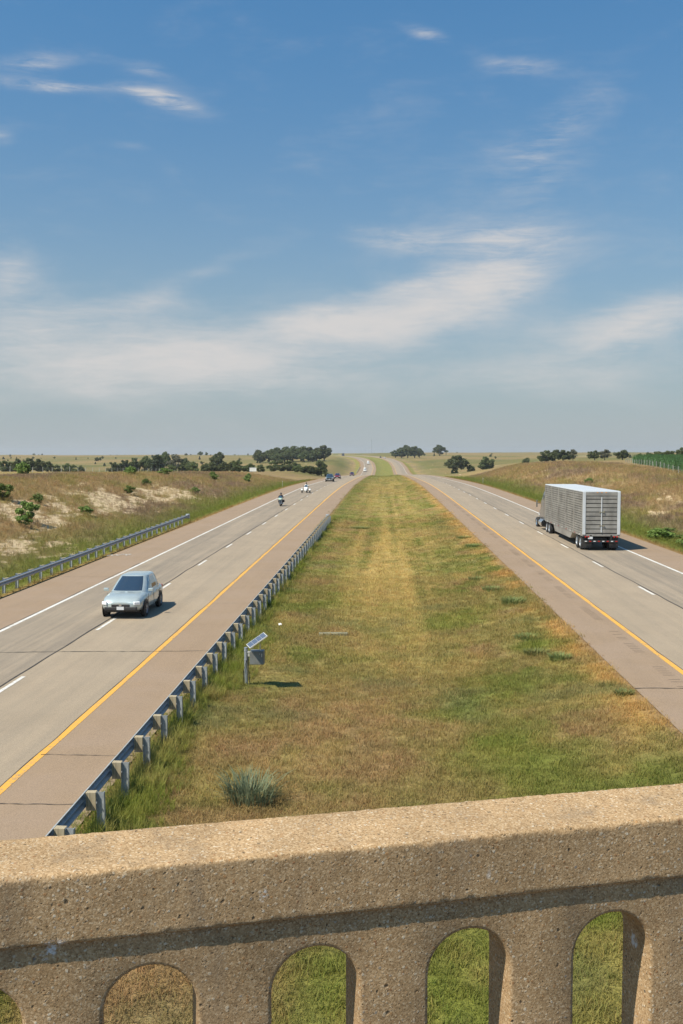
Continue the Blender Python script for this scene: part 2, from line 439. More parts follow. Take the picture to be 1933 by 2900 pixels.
def soil_build(t, b):
    at = t.n('ShaderNodeAttribute', attribute_name='tint').outputs['Color']
    pos = t.n('ShaderNodeNewGeometry').outputs['Position']
    n1 = t.noise(pos, 2.3, 6, .7); n2 = t.noise(pos, 11.0, 5, .7)
    v = t.ramp(n1, .3, .72, .70, 1.25)
    c = t.mix(1.0, at, t.cramp(v, [(0, (0, 0, 0)), (1, (1, 1, 1))]), 'MULTIPLY')
    hs = t.n('ShaderNodeHueSaturation'); t.l(at, hs.inputs['Color']); t.l(t.math('MULTIPLY', v, t.ramp(n2, .25, .75, .78, 1.2)), hs.inputs['Value'])
    bare = t.n('ShaderNodeAttribute', attribute_name='bare').outputs['Fac']
    nb = t.noise(t.scale(pos, (1.5, .55, 1.5)), 1.0, 6, .68)
    mk = t.math('MULTIPLY', t.ramp(bare, .05, .55), t.ramp(nb, .39, .52))
    cr = t.mix(t.noise(pos, 4.0, 5, .7), (.40, .285, .165, 1), (.74, .60, .39, 1))
    t.l(t.mix(mk, hs.outputs[0], cr), b.inputs['Base Color'])
    bp = t.n('ShaderNodeBump'); bp.inputs['Strength'].default_value = .8; bp.inputs['Distance'].default_value = .25
    t.l(t.math('ADD', n1, t.math('MULTIPLY', n2, .5)), bp.inputs['Height']); t.l(bp.outputs[0], b.inputs['Normal'])


M = {}
M['soil'] = pmat('soil', (.2, .15, .07), .95, spec=.1, build=soil_build)


def blade_build(t, b):
    at = t.n('ShaderNodeAttribute', attribute_name='tint', attribute_type='INSTANCER').outputs['Color']
    rnd = t.n('ShaderNodeObjectInfo').outputs['Random']
    hs = t.n('ShaderNodeHueSaturation'); t.l(at, hs.inputs['Color'])
    t.l(t.ramp(rnd, 0, 1, .86, 1.14, False), hs.inputs['Value'])
    t.l(hs.outputs[0], b.inputs['Base Color'])
    tr = t.n('ShaderNodeBsdfTranslucent'); t.l(hs.outputs[0], tr.inputs[0])
    mx = t.n('ShaderNodeMixShader'); mx.inputs[0].default_value = .42
    out = [n for n in t.t.nodes if n.type == 'OUTPUT_MATERIAL'][0]
    t.l(b.outputs[0], mx.inputs[1]); t.l(tr.outputs[0], mx.inputs[2]); t.l(mx.outputs[0], out.inputs[0])


M['blade'] = pmat('grass_blade', (.12, .12, .04), .75, spec=.2, build=blade_build)


def leafmat(name, c1, c2, tr=.25):
    def f(t, b):
        rnd = t.n('ShaderNodeObjectInfo').outputs['Random']
        pos = t.n('ShaderNodeNewGeometry').outputs['Position']
        isl = t.n('ShaderNodeNewGeometry').outputs['Random Per Island']
        nz = t.noise(pos, .6, 3, .6)
        c = t.mix(t.math('ADD', t.math('MULTIPLY', nz, .5), t.math('MULTIPLY', isl, .5)), (*c1, 1), (*c2, 1))
        hs = t.n('ShaderNodeHueSaturation'); t.l(c, hs.inputs['Color'])
        t.l(t.ramp(rnd, 0, 1, .78, 1.22, False), hs.inputs['Value']); t.l(t.ramp(rnd, 0, 1, .488, .51, False), hs.inputs['Hue'])
        t.l(hs.outputs[0], b.inputs['Base Color'])
        ts = t.n('ShaderNodeBsdfTranslucent'); t.l(hs.outputs[0], ts.inputs[0])
        mx = t.n('ShaderNodeMixShader'); mx.inputs[0].default_value = tr
        out = [n for n in t.t.nodes if n.type == 'OUTPUT_MATERIAL'][0]
        t.l(b.outputs[0], mx.inputs[1]); t.l(ts.outputs[0], mx.inputs[2]); t.l(mx.outputs[0], out.inputs[0])
    return pmat(name, c1, .6, spec=.25, build=f)


M['leaf'] = leafmat('leaf_broad', (.075, .100, .036), (.125, .145, .058))
M['leaf_grey'] = leafmat('leaf_grey', (.12, .125, .078), (.17, .165, .11))
M['leaf_cedar'] = leafmat('leaf_cedar', (.035, .055, .024), (.06, .08, .034), .1)
M['leaf_shrub'] = leafmat('leaf_shrub', (.12, .185, .04), (.20, .26, .07))
M['leaf_scrub'] = leafmat('leaf_scrub', (.075, .100, .030), (.125, .145, .05))
M['leaf_blue'] = leafmat('leaf_bluegrass', (.15, .19, .105), (.24, .28, .165))
M['leaf_clump'] = leafmat('leaf_clump', (.15, .19, .06), (.23, .26, .09))
M['corn'] = leafmat('corn_leaf', (.055, .120, .038), (.095, .175, .058))
M['bark'] = pmat('bark', (.11, .085, .065), .9, build=grime(5, .4, .5))


def paved(base, dark, streak=.5, pink=None):
    def f(t, b):
        pos = t.n('ShaderNodeNewGeometry').outputs['Position']
        st = t.noise(t.scale(pos, (1.0, .018, 0)), 1.5, 5, .6)
        st2 = t.noise(t.scale(pos, (1.0, .05, 0)), 5.0, 3, .6)
        bl = t.noise(pos, .35, 5, .6)
        c = t.mix(t.math('MULTIPLY', t.ramp(t.math('ADD', t.math('MULTIPLY', st, .7), t.math('MULTIPLY', st2, .3)), .34, .68), streak), (*base, 1), (*dark, 1))
        if pink: c = t.mix(t.ramp(bl, .35, .7), c, (*pink, 1))
        agg = t.voro(pos, 95).outputs['Color']; ag2 = t.noise(pos, 38, 3, .7)
        hs = t.n('ShaderNodeHueSaturation'); t.l(c, hs.inputs['Color'])
        sepc = t.n('ShaderNodeSeparateColor'); t.l(agg, sepc.inputs[0])
        val = t.math('MULTIPLY', t.ramp(sepc.outputs[0], 0, 1, .80, 1.2, False), t.ramp(ag2, .2, .8, .84, 1.16))
        val = t.math('MULTIPLY', val, t.ramp(bl, .2, .8, .93, 1.07))
        t.l(val, hs.inputs['Value']); t.l(hs.outputs[0], b.inputs['Base Color'])
        bp = t.n('ShaderNodeBump'); bp.inputs['Strength'].default_value = .35; bp.inputs['Distance'].default_value = .01
        t.l(ag2, bp.inputs['Height']); t.l(bp.outputs[0], b.inputs['Normal'])
    return f


M['lane_in'] = pmat('lane_light', (.36, .30, .24), .85, spec=.25, build=paved((.315, .252, .182), (.250, .206, .155), .7))
M['lane_out'] = pmat('lane_grey', (.28, .25, .22), .85, spec=.25, build=paved((.298, .242, .180), (.192, .163, .130), .85))
M['shoulder'] = pmat('shoulder_pink', (.36, .27, .21), .9, spec=.2, build=paved((.288, .208, .140), (.246, .181, .126), .7, (.265, .196, .141)))


def paint_build(t, b):
    pos = t.n('ShaderNodeNewGeometry').outputs['Position']
    c = b.inputs['Base Color'].default_value[:]
    wn = t.ramp(t.noise(pos, 9, 6, .75), .44, .64); w2 = t.noise(pos, .8, 4)
    c2 = t.mix(t.math('MULTIPLY', wn, t.ramp(w2, .35, .65, .25, .85)), c, (.24, .20, .15, 1))
    t.l(c2, b.inputs['Base Color'])


M['white_line'] = pmat('white_line_paint', (.66, .64, .60), .6, build=paint_build)
M['yellow_line'] = pmat('yellow_line_paint', (.70, .36, .045), .6, build=paint_build)
M['tar'] = pmat('tar_crack', (.06, .052, .045), .8, build=grime(3, .5))
M['groove'] = pmat('rumble_groove', (.185, .135, .098), .95, build=grime(2, .4))


def zinc_build(t, b):
    oc = t.n('ShaderNodeTexCoord').outputs['Object']
    v = t.voro(oc, 26).outputs['Color']; s_ = t.n('ShaderNodeSeparateColor'); t.l(v, s_.inputs[0])
    d = t.noise(oc, 2.2, 5, .7)
    c = t.mix(s_.outputs[0], (.30, .33, .355, 1), (.40, .425, .44, 1)); c = t.mix(t.math('MULTIPLY', t.ramp(d, .5, .75), .55), c, (.22, .195, .165, 1))
    t.l(c, b.inputs['Base Color'])


M['zinc'] = pmat('galvanised_steel', (.36, .39, .41), .55, .3, build=zinc_build)


def wood_build(t, b):
    oc = t.n('ShaderNodeTexCoord').outputs['Object']
    g = t.noise(t.scale(oc, (30, 30, 2.5)), 1.0, 5, .65)
    c = t.cramp(g, [(.25, (.16, .13, .09)), (.5, (.36, .30, .20)), (.75, (.50, .43, .30))])
    t.l(c, b.inputs['Base Color'])
    bp = t.n('ShaderNodeBump'); bp.inputs['Strength'].default_value = .4; bp.inputs['Distance'].default_value = .005
    t.l(g, bp.inputs['Height']); t.l(bp.outputs[0], b.inputs['Normal'])


M['wood'] = pmat('weathered_wood', (.40, .33, .22), .85, build=wood_build)


def conc_build(t, b):
    """exposed aggregate: pebbles of several colours in a sandy matrix, small dark pits"""
    oc = t.n('ShaderNodeTexCoord').outputs['Object']
    wv = t.n('ShaderNodeTexNoise'); t.l(oc, wv.inputs['Vector']); wv.inputs['Scale'].default_value = 60
    vm = t.n('ShaderNodeVectorMath', operation='MULTIPLY_ADD'); t.l(wv.outputs['Color'], vm.inputs[0]); vm.inputs[1].default_value = (.012, .012, .012); t.l(oc, vm.inputs[2])
    p = vm.outputs[0]
    va = t.voro(p, 85); vb = t.voro(p, 210)
    sa = t.n('ShaderNodeSeparateColor'); t.l(va.outputs['Color'], sa.inputs[0]); sb = t.n('ShaderNodeSeparateColor'); t.l(vb.outputs['Color'], sb.inputs[0])
    matrix = t.cramp(t.noise(oc, 14, 6, .7), [(.25, (.33, .225, .125)), (.5, (.42, .29, .165)), (.75, (.50, .36, .215))])
    sand = t.cramp(sb.outputs[0], [(0, (.20, .13, .07)), (.25, (.37, .25, .145)), (.6, (.47, .33, .195)), (.9, (.62, .47, .31)), (1, (.72, .61, .46))])
    c = t.mix(.62, matrix, sand)
    stone = t.cramp(sa.outputs[1], [(0, (.30, .15, .075)), (.18, (.45, .27, .13)), (.4, (.52, .41, .29)), (.7, (.60, .50, .38)), (.88, (.70, .64, .54)), (1, (.30, .27, .25))])
    isst = t.math('MULTIPLY', t.ramp(sa.outputs[0], .62, .66), t.ramp(va.outputs['Distance'], .30, .42, 1.0, 0.0))
    c = t.mix(t.math('MULTIPLY', isst, .85), c, stone)
    big = t.noise(oc, 3.2, 5, .6)
    hs = t.n('ShaderNodeHueSaturation'); t.l(c, hs.inputs['Color']); t.l(t.ramp(big, .25, .75, .82, 1.15), hs.inputs['Value'])
    c = t.mix(1.0, hs.outputs[0], (.885, .85, .785, 1), 'MULTIPLY')
    # bug holes
    ph = t.voro(p, 34); sp = t.n('ShaderNodeSeparateColor'); t.l(ph.outputs['Color'], sp.inputs[0])
    pit = t.math('MULTIPLY', t.ramp(sp.outputs[0], .60, .64), t.ramp(ph.outputs['Distance'], .05, t.math('ADD', t.math('MULTIPLY', sp.outputs[1], .20), .08), 1.0, 0.0))
    ph2 = t.voro(p, 120); sp2 = t.n('ShaderNodeSeparateColor'); t.l(ph2.outputs['Color'], sp2.inputs[0])
    pit2 = t.math('MULTIPLY', t.ramp(sp2.outputs[0], .80, .84), t.ramp(ph2.outputs['Distance'], .12, .34, 1.0, 0.0))
    pits = t.math('MAXIMUM', pit, t.math('MULTIPLY', pit2, .8))
    c = t.mix(t.math('MULTIPLY', pits, .9), c, (.10, .075, .05, 1))
    # rain streaks and patches of old grime
    stn = t.noise(t.scale(oc, (7.0, 7.0, 1.2)), 1.0, 5, .62); grm = t.noise(oc, 1.7, 4, .6)
    c = t.mix(t.math('MULTIPLY', t.ramp(stn, .50, .72), t.ramp(grm, .35, .62, .0, .42)), c, (.155, .125, .095, 1))
    # bird lime / efflorescence spots
    sl_ = t.ramp(t.noise(oc, 7.0, 2, .4), .735, .775); c = t.mix(t.math('MULTIPLY', sl_, t.ramp(t.noise(oc, 55, 4, .7), .42, .60)), c, (.62, .62, .62, 1))
    t.l(c, b.inputs['Base Color'])
    hgt = t.math('SUBTRACT', t.math('ADD', t.math('MULTIPLY', isst, .35), t.math('ADD', t.math('MULTIPLY', t.noise(oc, 160, 4, .7), .45), t.math('MULTIPLY', sb.outputs[2], .25))), t.math('MULTIPLY', pits, 1.5))
    bp = t.n('ShaderNodeBump'); bp.inputs['Strength'].default_value = .6; bp.inputs['Distance'].default_value = .004
    t.l(hgt, bp.inputs['Height']); t.l(bp.outputs[0], b.inputs['Normal'])


M['concrete'] = pmat('aggregate_concrete', (.42, .33, .22), .92, spec=.2, build=conc_build)
M['slab'] = pmat('plain_concrete', (.42, .38, .31), .9, build=grime(4, .35, .4))
M['rubber'] = pmat('tyre_rubber', (.022, .022, .023), .85)
M['alloy'] = pmat('alloy_rim', (.55, .56, .57), .35, .8)
M['chrome'] = pmat('chrome', (.72, .73, .74), .18, 1.0)
M['glass'] = pmat('dark_glass', (.02, .025, .028), .04, spec=1.0, coat=1.0, build=lambda t, b: setattr(b.inputs['IOR'], 'default_value', 2.1))
M['black'] = pmat('black_plastic', (.025, .025, .026), .55)
M['lamp'] = pmat('headlamp', (.80, .82, .84), .12, spec=.7)
M['tail'] = pmat('tail_lamp', (.42, .02, .015), .2)
M['amber'] = pmat('amber_lamp', (.75, .28, .03), .25)
M['plate'] = pmat('number_plate', (.62, .64, .66), .5)
M['white'] = pmat('white_paint', (.78, .78, .76), .35, coat=.4, build=grime(1.5, .1))


def paintm(name, col, rough=.32, metal=.0):
    return pmat(name, col, rough, metal, coat=.7, build=grime(1.3, .12))

# ------------------------------------------------------------------ the ground
ROWS = np.unique(np.round(np.concatenate([np.arange(-40, 6, 2.0), np.arange(6, 70, .5), np.arange(70, 300, 1.5), np.arange(300, 1200, 7.0),
                                          np.arange(1200, 2700, 30.0), np.geomspace(2700, 9000, 14)]), 3))
inner = np.arange(-50, 50.01, .5)
outer = 50 + np.cumsum(np.geomspace(.9, 420, 62))
COLS = np.concatenate([-outer[::-1], inner, outer])
UU, YY = np.meshgrid(COLS, ROWS)
XX = UU + CURVE(ROWS)[:, None]
ZZ = ground(XX, YY)
# fold the pavement edges down a little so that the slabs sit in the land
nr, nc = XX.shape
idx = np.arange(nr * nc).reshape(nr, nc)
F = np.stack([idx[:-1, :-1], idx[:-1, 1:], idx[1:, 1:], idx[1:, :-1]], -1).reshape(-1, 4)
V = np.stack([XX.ravel(), YY.ravel(), ZZ.ravel()], -1)
me = np_mesh('terrain', V, F, M['soil'], gcol(XX, YY, .12), True)
_at = me.attributes.new('bare', 'FLOAT', 'POINT'); _sd = np.where(UU < 0, LO - UU, UU - RO).ravel()
_at.data.foreach_set('value', (eroded(XX.ravel(), YY.ravel()) * (_sd > 3)).astype(np.float32))
terrain = bpy.data.objects.new('terrain', me); COL.objects.link(terrain); tag(terrain, 'rolling dry grassland crossed by the motorway', 'terrain', kind='structure')


# ------------------------------------------------------------------ roads
def ribbon(u0, u1, y0, y1, lift, side, wob=0.0, seed=0, step=None):
    """a strip of pavement or paint that follows the road; side 0 left, 1 right carriageway"""
    if step:
        ys = np.arange(y0, y1 + step * .5, step)
    else:
        ys = ROWS[(ROWS > y0) & (ROWS < y1)]; ys = np.concatenate([[y0], ys, [y1]])
    # heights follow the terrain rows exactly so nothing cuts through
    z = np.interp(ys, ROWS, PROF(ROWS)) + side * R_UP + lift
    cx = np.interp(ys, ROWS, CURVE(ROWS))
    rn = np.random.RandomState(seed)
    a = np.full(len(ys), u0); b = np.full(len(ys), u1)
    if wob:
        j = np.interp(ys, np.arange(y0 - 5, y1 + 6, 1.7), rn.uniform(-1, 1, len(np.arange(y0 - 5, y1 + 6, 1.7)))) * wob
        a = a + j; b = b + np.interp(ys, np.arange(y0 - 5, y1 + 6, 1.3), rn.uniform(-1, 1, len(np.arange(y0 - 5, y1 + 6, 1.3)))) * wob * .4 + j * .8
    n = len(ys)
    v = np.concatenate([np.stack([cx + a, ys, z], -1), np.stack([cx + b, ys, z], -1)])
    i = np.arange(n - 1)
    f = np.stack([i, i + n, i + n + 1, i + 1], -1)
    return v, f


def strip(name, mat, parent, args, kind=None):
    vs, fs, o = [], [], 0
    for a in (args if isinstance(args, list) else [args]):
        v, f = ribbon(**a); vs.append(v); fs.append(f + o); o += len(v)
    ob = bpy.data.objects.new(name, np_mesh(name, np.concatenate(vs), np.concatenate(fs), mat)); COL.objects.link(ob); ob.parent = parent
    if kind: ob['kind'] = kind
    return ob


YEND = 2500.0
roads = []
for side, (e_out, white, div, yellow, e_in) in enumerate([(-19.0, -15.68, -12.02, -8.34, -6.0), (20.0, 17.05, 13.36, 9.55, 7.5)]):
    rd = empty('road'); tag(rd, ['left carriageway with oncoming traffic beside the two guardrails', 'right carriageway that the cattle truck drives away on'][side], 'road', kind='structure')
    roads.append(rd)
    L = .03
    s = 1 if side else -1
    def band(a, b): return dict(u0=min(a, b), u1=max(a, b), y0=-40, y1=YEND, lift=L, side=side)
    strip('shoulder', M['shoulder'], rd, band(e_out, white + s * .12))
    strip('lane', M['lane_out'], rd, band(white + s * .12, div))
    strip('lane', M['lane_in'], rd, band(div, yellow - s * .10))
    strip('shoulder', M['shoulder'], rd, band(yellow - s * .10, e_in))
    strip('edge_line', M['white_line'], rd, dict(u0=white - .09, u1=white + .09, y0=-40, y1=YEND, lift=L + .006, side=side))
    strip('edge_line', M['yellow_line'], rd, dict(u0=yellow - .095, u1=yellow + .095, y0=-40, y1=YEND, lift=L + .006, side=side))
    ph = 29.0 if side == 0 else 26.2
    doff = .22 if side == 0 else -.16
    for k in range(-2, 60):
        y = ph + k * 11.3
        if y < 8: continue
        wd = .07 if y < 400 else .09
        strip('lane_dash', M['white_line'], rd, dict(u0=div + doff - wd, u1=div + doff + wd, y0=y, y1=y + 2.9, lift=L + .006, side=side))
    # sealed and open cracks: the joint between the lanes, along the edge lines, and across the slabs
    strip('joint_crack', M['tar'], rd, dict(u0=div - .034, u1=div + .034, y0=6, y1=320, lift=L + .010, side=side, wob=.045, seed=3 + side, step=.5))
    strip('joint_crack', M['tar'], rd, dict(u0=yellow + s * .10 - .011, u1=yellow + s * .10 + .011, y0=6, y1=140, lift=L + .010, side=side, wob=.03, seed=5 + side, step=.35))
    if side == 0:
        strip('joint_crack', M['tar'], rd, dict(u0=white - .16, u1=white - .125, y0=30, y1=64, lift=L + .010, side=side, wob=.07, seed=8, step=.5))
    rn = random.Random(40 + side)
    for y in ([20.2, 23.6, 35.2, 47.5, 57.0, 60.5, 66.0, 72.5, 84, 92, 101] if side == 0 else [29.6, 52.0, 66.0, 81.0, 97.0]):
        if y == 35.2: u0, u1, wd = -17.5, -6.0, .022
        elif y in (29.6,): u0, u1, wd = 7.5, 14.5, .02
        else:
            if rn.random() < .55: u0, u1 = (yellow, e_in)
            else: u0, u1 = (white, e_out)
            u0, u1 = min(u0, u1), max(u0, u1); wd = .012
        mb = MB(); n = int((u1 - u0) / .18) + 2; top, bot = [], []
        yy = y
        for i in range(n):
            uu = u0 + (u1 - u0) * i / (n - 1); yy += rn.uniform(-.03, .03) + (.018 if y == 35.2 else rn.choice((0, .01)))
            z = float(np.interp(yy, ROWS, PROF(ROWS))) + side * R_UP + L + .014
            ww = wd * rn.uniform(.4, 1.5)
            bot.append((uu, yy - ww, z)); top.append((uu, yy + ww, z))
        mb.add(bot + top, [(i, i + 1, n + i + 1, n + i) for i in range(n - 1)])
        mb.build('slab_crack', M['tar'], rd)
    # milled rumble grooves in the inner shoulder
    mb = MB()
    ub = yellow - s * .55
    for k in range(420):
        y = 14 + k * .30
        if side == 0: break
        if (k // 7) % 3 == 0: continue
        if rn.random() < .25: continue
        z = float(np.interp(y, ROWS, PROF(ROWS))) + side * R_UP + L + .004
        mb.add([(ub - .18, y, z), (ub + .18, y, z), (ub + .18, y + .05, z), (ub - .18, y + .05, z)], [(0, 1, 2, 3)])
    if mb.v: o = mb.build('rumble_strip', M['groove'], rd); o['kind'] = 'stuff'

# spray-painted survey scribble on the outer shoulder of the left road
mb = MB(); z = PROF(69.0) + .046
pts = [(-19.2, 68.2), (-19.0, 68.8), (-18.85, 68.3), (-18.7, 68.9), (-18.5, 68.4), (-18.35, 69.1), (-18.0, 68.9), (-17.9, 68.4), (-17.75, 69.2), (-18.2, 69.4), (-18.5, 69.3)]
for a, b in zip(pts[:-1], pts[1:]):
    d = Vector((b[0] - a[0], b[1] - a[1], 0)).normalized(); q = Vector((-d.y, d.x, 0)) * .045
    A, B = Vector((*a, z)), Vector((*b, z)); mb.quad(A - q, B - q, B + q, A + q); z += .0012
mb.build('spray_mark', M['white_line'], roads[0])

# ------------------------------------------------------------------ the overpass we stand on
PA = R(15.55)
pd = Vector((math.cos(PA), math.sin(PA), 0)); pn = Vector((math.sin(PA), -math.cos(PA), 0))     # along the parapet, and towards the camera
P0 = -pn * 2.7466 * -1                                                                              # n.x = -2.7466
P0 = pn * -2.7466


def bp(u_, v_, z_):
    """u along the parapet, v away from its near face (away from the camera)"""
    return P0 + pd * u_ - pn * v_ + Vector((0, 0, z_))


bridge = empty('overpass'); tag(bridge, 'tan exposed-aggregate concrete overpass with an arched parapet', 'bridge')
U0, U1 = -14.0, 15.0
# cap: dense profile, arrises worn and a little uneven
rs = np.random.RandomState(2)
TW, ZT, ZB = .297, 6.26, 6.062
prof = []
rr = .012
def arc(cv, cz, a0, a1, n=4):
    return [(cv + rr * math.cos(R(a0 + (a1 - a0) * i / n)), cz + rr * math.sin(R(a0 + (a1 - a0) * i / n))) for i in range(n + 1)]
prof += [(.020, ZB), (rr + .001, ZB)] + arc(rr, ZB + rr, 270, 180)[1:]
prof += [(0, ZB + (ZT - ZB) * t) for t in np.linspace(.12, .88, 9)]
prof += arc(rr, ZT - rr, 180, 90)
prof += [(TW * t, ZT) for t in np.linspace(.08, .92, 9)]
prof += arc(TW - rr, ZT - rr, 90, 0) + [(TW, ZB + rr), (TW - .02, ZB)]
prof = np.array(prof)
us = np.concatenate([np.arange(U0, -1.2, .12), np.arange(-1.2, 3.0, .012), np.arange(3.0, U1, .12)])
pts = np.zeros((len(us), len(prof), 3))
for j, (pv, pz) in enumerate(prof):
    nse = (fbm(us * 9 + 3.1 * j * 0, np.full(len(us), j * .35), 201, 5) - .5)
    nse2 = (vnoise(us * 70, np.full(len(us), j * 1.7), 207) - .5)
    edge = 1.0 if (min(abs(pv), abs(pv - TW)) < .02 and min(abs(pz - ZT), abs(pz - ZB)) < .02) else .35
    out_v = (-1 if pv < TW * .5 else 1); amp = .0035 * edge
    chip = np.where(nse2 > .34, -.006 * edge, 0)
    dz = (nse * amp + nse2 * .0022 * edge + chip * .7) * (1 if pz > (ZT + ZB) / 2 else -1)
    dv = (nse * amp + nse2 * .0022 * edge + chip * .7) * out_v
    base = np.array(bp(0, pv, pz))
    pts[:, j] = base + us[:, None] * np.array(pd) + (-dv)[:, None] * np.array(pn) * 1.0 + dz[:, None] * np.array((0, 0, 1.0))
nu, npf = len(us), len(prof)
ii = np.arange(nu * npf).reshape(nu, npf)
F = np.stack([ii[:-1, :-1], ii[1:, :-1], ii[1:, 1:], ii[:-1, 1:]], -1).reshape(-1, 4)
cap = bpy.data.objects.new('parapet_cap', np_mesh('parapet_cap', pts.reshape(-1, 3), F, M['concrete'], smooth=True)); COL.objects.link(cap); cap.parent = bridge

# arcade wall: one bay = half pier, arch, half pier; arrises rounded
OV, TH, SP, AR, ZS, ZF = .0175, .185, .475, .130, 5.835, 5.22
def bay(mb, uc):
    def curve(r_add):
        r = AR + r_add
        pts = [(uc - r, ZF), (uc - r, ZF + .12), (uc - r, ZS - .10)]
        pts += [(uc - r * math.cos(t), ZS + r * math.sin(t)) for t in np.linspace(0, math.pi, 17)]
        return pts + [(uc + r, ZS - .10), (uc + r, ZF + .12), (uc + r, ZF)]
    h = SP / 2; n = 23; outerp = []
    inner_ = curve(.014)
    for i, (a, z) in enumerate(inner_):
        if i < 3: outerp.append((uc - h, z))
        elif i > n - 4: outerp.append((uc + h, z))
        else:
            t = (i - 3) / 16
            outerp.append((uc - h + SP * min(max((t - .1875) / .625, 0), 1), ZS + (ZB - ZS) * min(1, t / .1875, (1 - t) / .1875)))
    rings = [[bp(a, OV, z) for a, z in outerp], [bp(a, OV, z) for a, z in inner_]]
    for k in (30, 60, 90):
        c = curve(.014 * (1 - math.sin(R(k))))
        rings.append([bp(a, OV + .014 * (1 - math.cos(R(k))), z) for a, z in c])
    c = curve(0); rings.append([bp(a, OV + TH * .5, z) for a, z in c]); rings.append([bp(a, OV + TH - .014, z) for a, z in c])
    rings.append([bp(a, OV + TH, z) for a, z in inner_]); rings.append([bp(a, OV + TH, z) for a, z in outerp])
    mb.loft(rings, 0, cap=False, closed=False)
k0 = -30
for k in range(k0, 32):
    mb = MB(); bay(mb, .095 + k * SP); mb.build('arch_bay', M['concrete'], bridge, smooth=True, auto=45)
mb = MB()
def pbox(mb, u0, u1, v0, v1, z0, z1):
    a = [bp(u0, v0, z0), bp(u1, v0, z0), bp(u1, v1, z0), bp(u0, v1, z0), bp(u0, v0, z1), bp(u1, v0, z1), bp(u1, v1, z1), bp(u0, v1, z1)]
    mb.add(a, [(0, 3, 2, 1), (4, 5, 6, 7), (0, 1, 5, 4), (1, 2, 6, 5), (2, 3, 7, 6), (3, 0, 4, 7)])
pbox(mb, U0, U1, -.03, .25, 5.08, 5.22); mb.build('curb', M['concrete'], bridge)
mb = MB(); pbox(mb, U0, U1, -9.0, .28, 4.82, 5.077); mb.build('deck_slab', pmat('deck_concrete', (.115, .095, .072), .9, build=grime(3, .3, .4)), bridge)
mb = MB(); pbox(mb, U0, U1, -8.95, -8.70, 5.08, 6.06); mb.build('unseen_far_wall', M['concrete'], bridge)  # opposite parapet, out of view; added to block low sky light behind the camera
mb = MB(); pbox(mb, U0, U1, -8.98, -8.68, 6.063, 6.26); mb.build('unseen_far_cap', M['concrete'], bridge)  # cap of the unseen opposite parapet, added with it to block low sky
for v in (-.2, -2.6, -5.0, -7.4):
    mb = MB(); pbox(mb, U0, U1, v - .4, v, 4.45, 4.818)
    mb.build('girder', M['slab'], bridge)

# ------------------------------------------------------------------ guardrails
WP = [(0, .0), (.004, .02), (.030, .045), (.078, .065), (.083, .09), (.078, .115), (.020, .145), (.012, .155), (.020, .165), (.078, .195), (.083, .22), (.078, .245), (.030, .265), (.004, .29), (0, .31)]


def guardrail(label, path, y0, y1, face, npanel_len=7.62, phase=0.0, wood=True):
    """path(y)->x of the beam back; face=-1: beam faces -X. Posts stand on the other side."""
    root = empty('guardrail', (path(y0), y0, gz(path(y0), y0))); tag(root, label, 'guardrail', 'galvanised steel guardrails')
    root_m = Matrix.Translation(root.location).inverted()
    def top(y): return float(PROF(y)) + .76
    y = y0; k = 0
    while y < y1 - .1:
        ye = min(y + npanel_len + .32, y1)
        mb = MB(); rings = []
        for t in np.linspace(0, 1, 9):
            yy = y + (ye - y) * t; x = path(yy); ring = []
            off = .003 * (k % 2)
            for d, z in WP: ring.append(root_m @ Vector((x + face * (d + off), yy, top(yy) - .31 + z)))
            for d, z in reversed(WP): ring.append(root_m @ Vector((x + face * (d + off - .0045), yy, top(yy) - .31 + z)))
            rings.append(ring)
        mb.loft(rings, 0, True); mb.build('rail_panel', M['zinc'], root, smooth=True, auto=35)
        y += npanel_len; k += 1
    py = y0 + phase
    posts = []
    while py < y1 - .3:
        posts.append(py); py += 1.905
    proto = None
    for i, py in enumerate(posts):
        x = path(py); g = gz(x - face * .3, py); t = top(py)
        if proto is None:
            pm = MB(); hgt = 1.35
            for dx in (-.072, .072): pm.box((dx, 0, -hgt / 2), (.009, .10, hgt))
            pm.box((0, 0, -hgt / 2), (.135, .007, hgt))
            pm.box((face * .066, -.07, -.19), (.02, .03, .03))
            bm_ = MB(); bm_.box((0, 0, -.18), (.20, .155, .36)); 
            po = pm.build('post', M['zinc'], root); bo = bm_.build('blockout', M['wood'], po, bevel=.006)
            proto = (po, bo)
        else:
            po = proto[0].copy(); COL.objects.link(po); bo = proto[1].copy(); COL.objects.link(bo); bo.parent = po
        po.parent = root
        po.location = root_m @ Vector((x - face * .285, py, t - .02 + random.uniform(-.012, .012)))
        po.rotation_euler = (random.uniform(-.02, .02), random.uniform(-.02, .02), random.uniform(-.05, .05))
        bo.location = (face * .178, 0, .012)
    # end terminal
    mb = MB(); x = path(y1); t = top(y1)
    mb.box(root_m @ Vector((x + face * .03, y1 + .18, t - .16)), (.34, .42, .46))
    mb.box(root_m @ Vector((x + face * .03, y1 - .25, t - .16)), (.20, .5, .36))
    mb.build('end_terminal', M['zinc'], root, bevel=.02)
    return root


random.seed(5)
guardrail('long guardrail on the grassy median, its backs and wooden blocks toward the grass', lambda y: -5.83 + .0035 * max(y - 30, 0), 6.0, 100.0, -1, phase=1.60)
guardrail('guardrail on the outer side of the oncoming road below the eroded bank', lambda y: -19.55 - .006 * max(y - 50, 0), 20.0, 100.0, 1, phase=.6)
guardrail('far guardrail along the outside of the bend where white vans come down', lambda y: -19.6, 735.0, 845.0, 1, phase=.6)

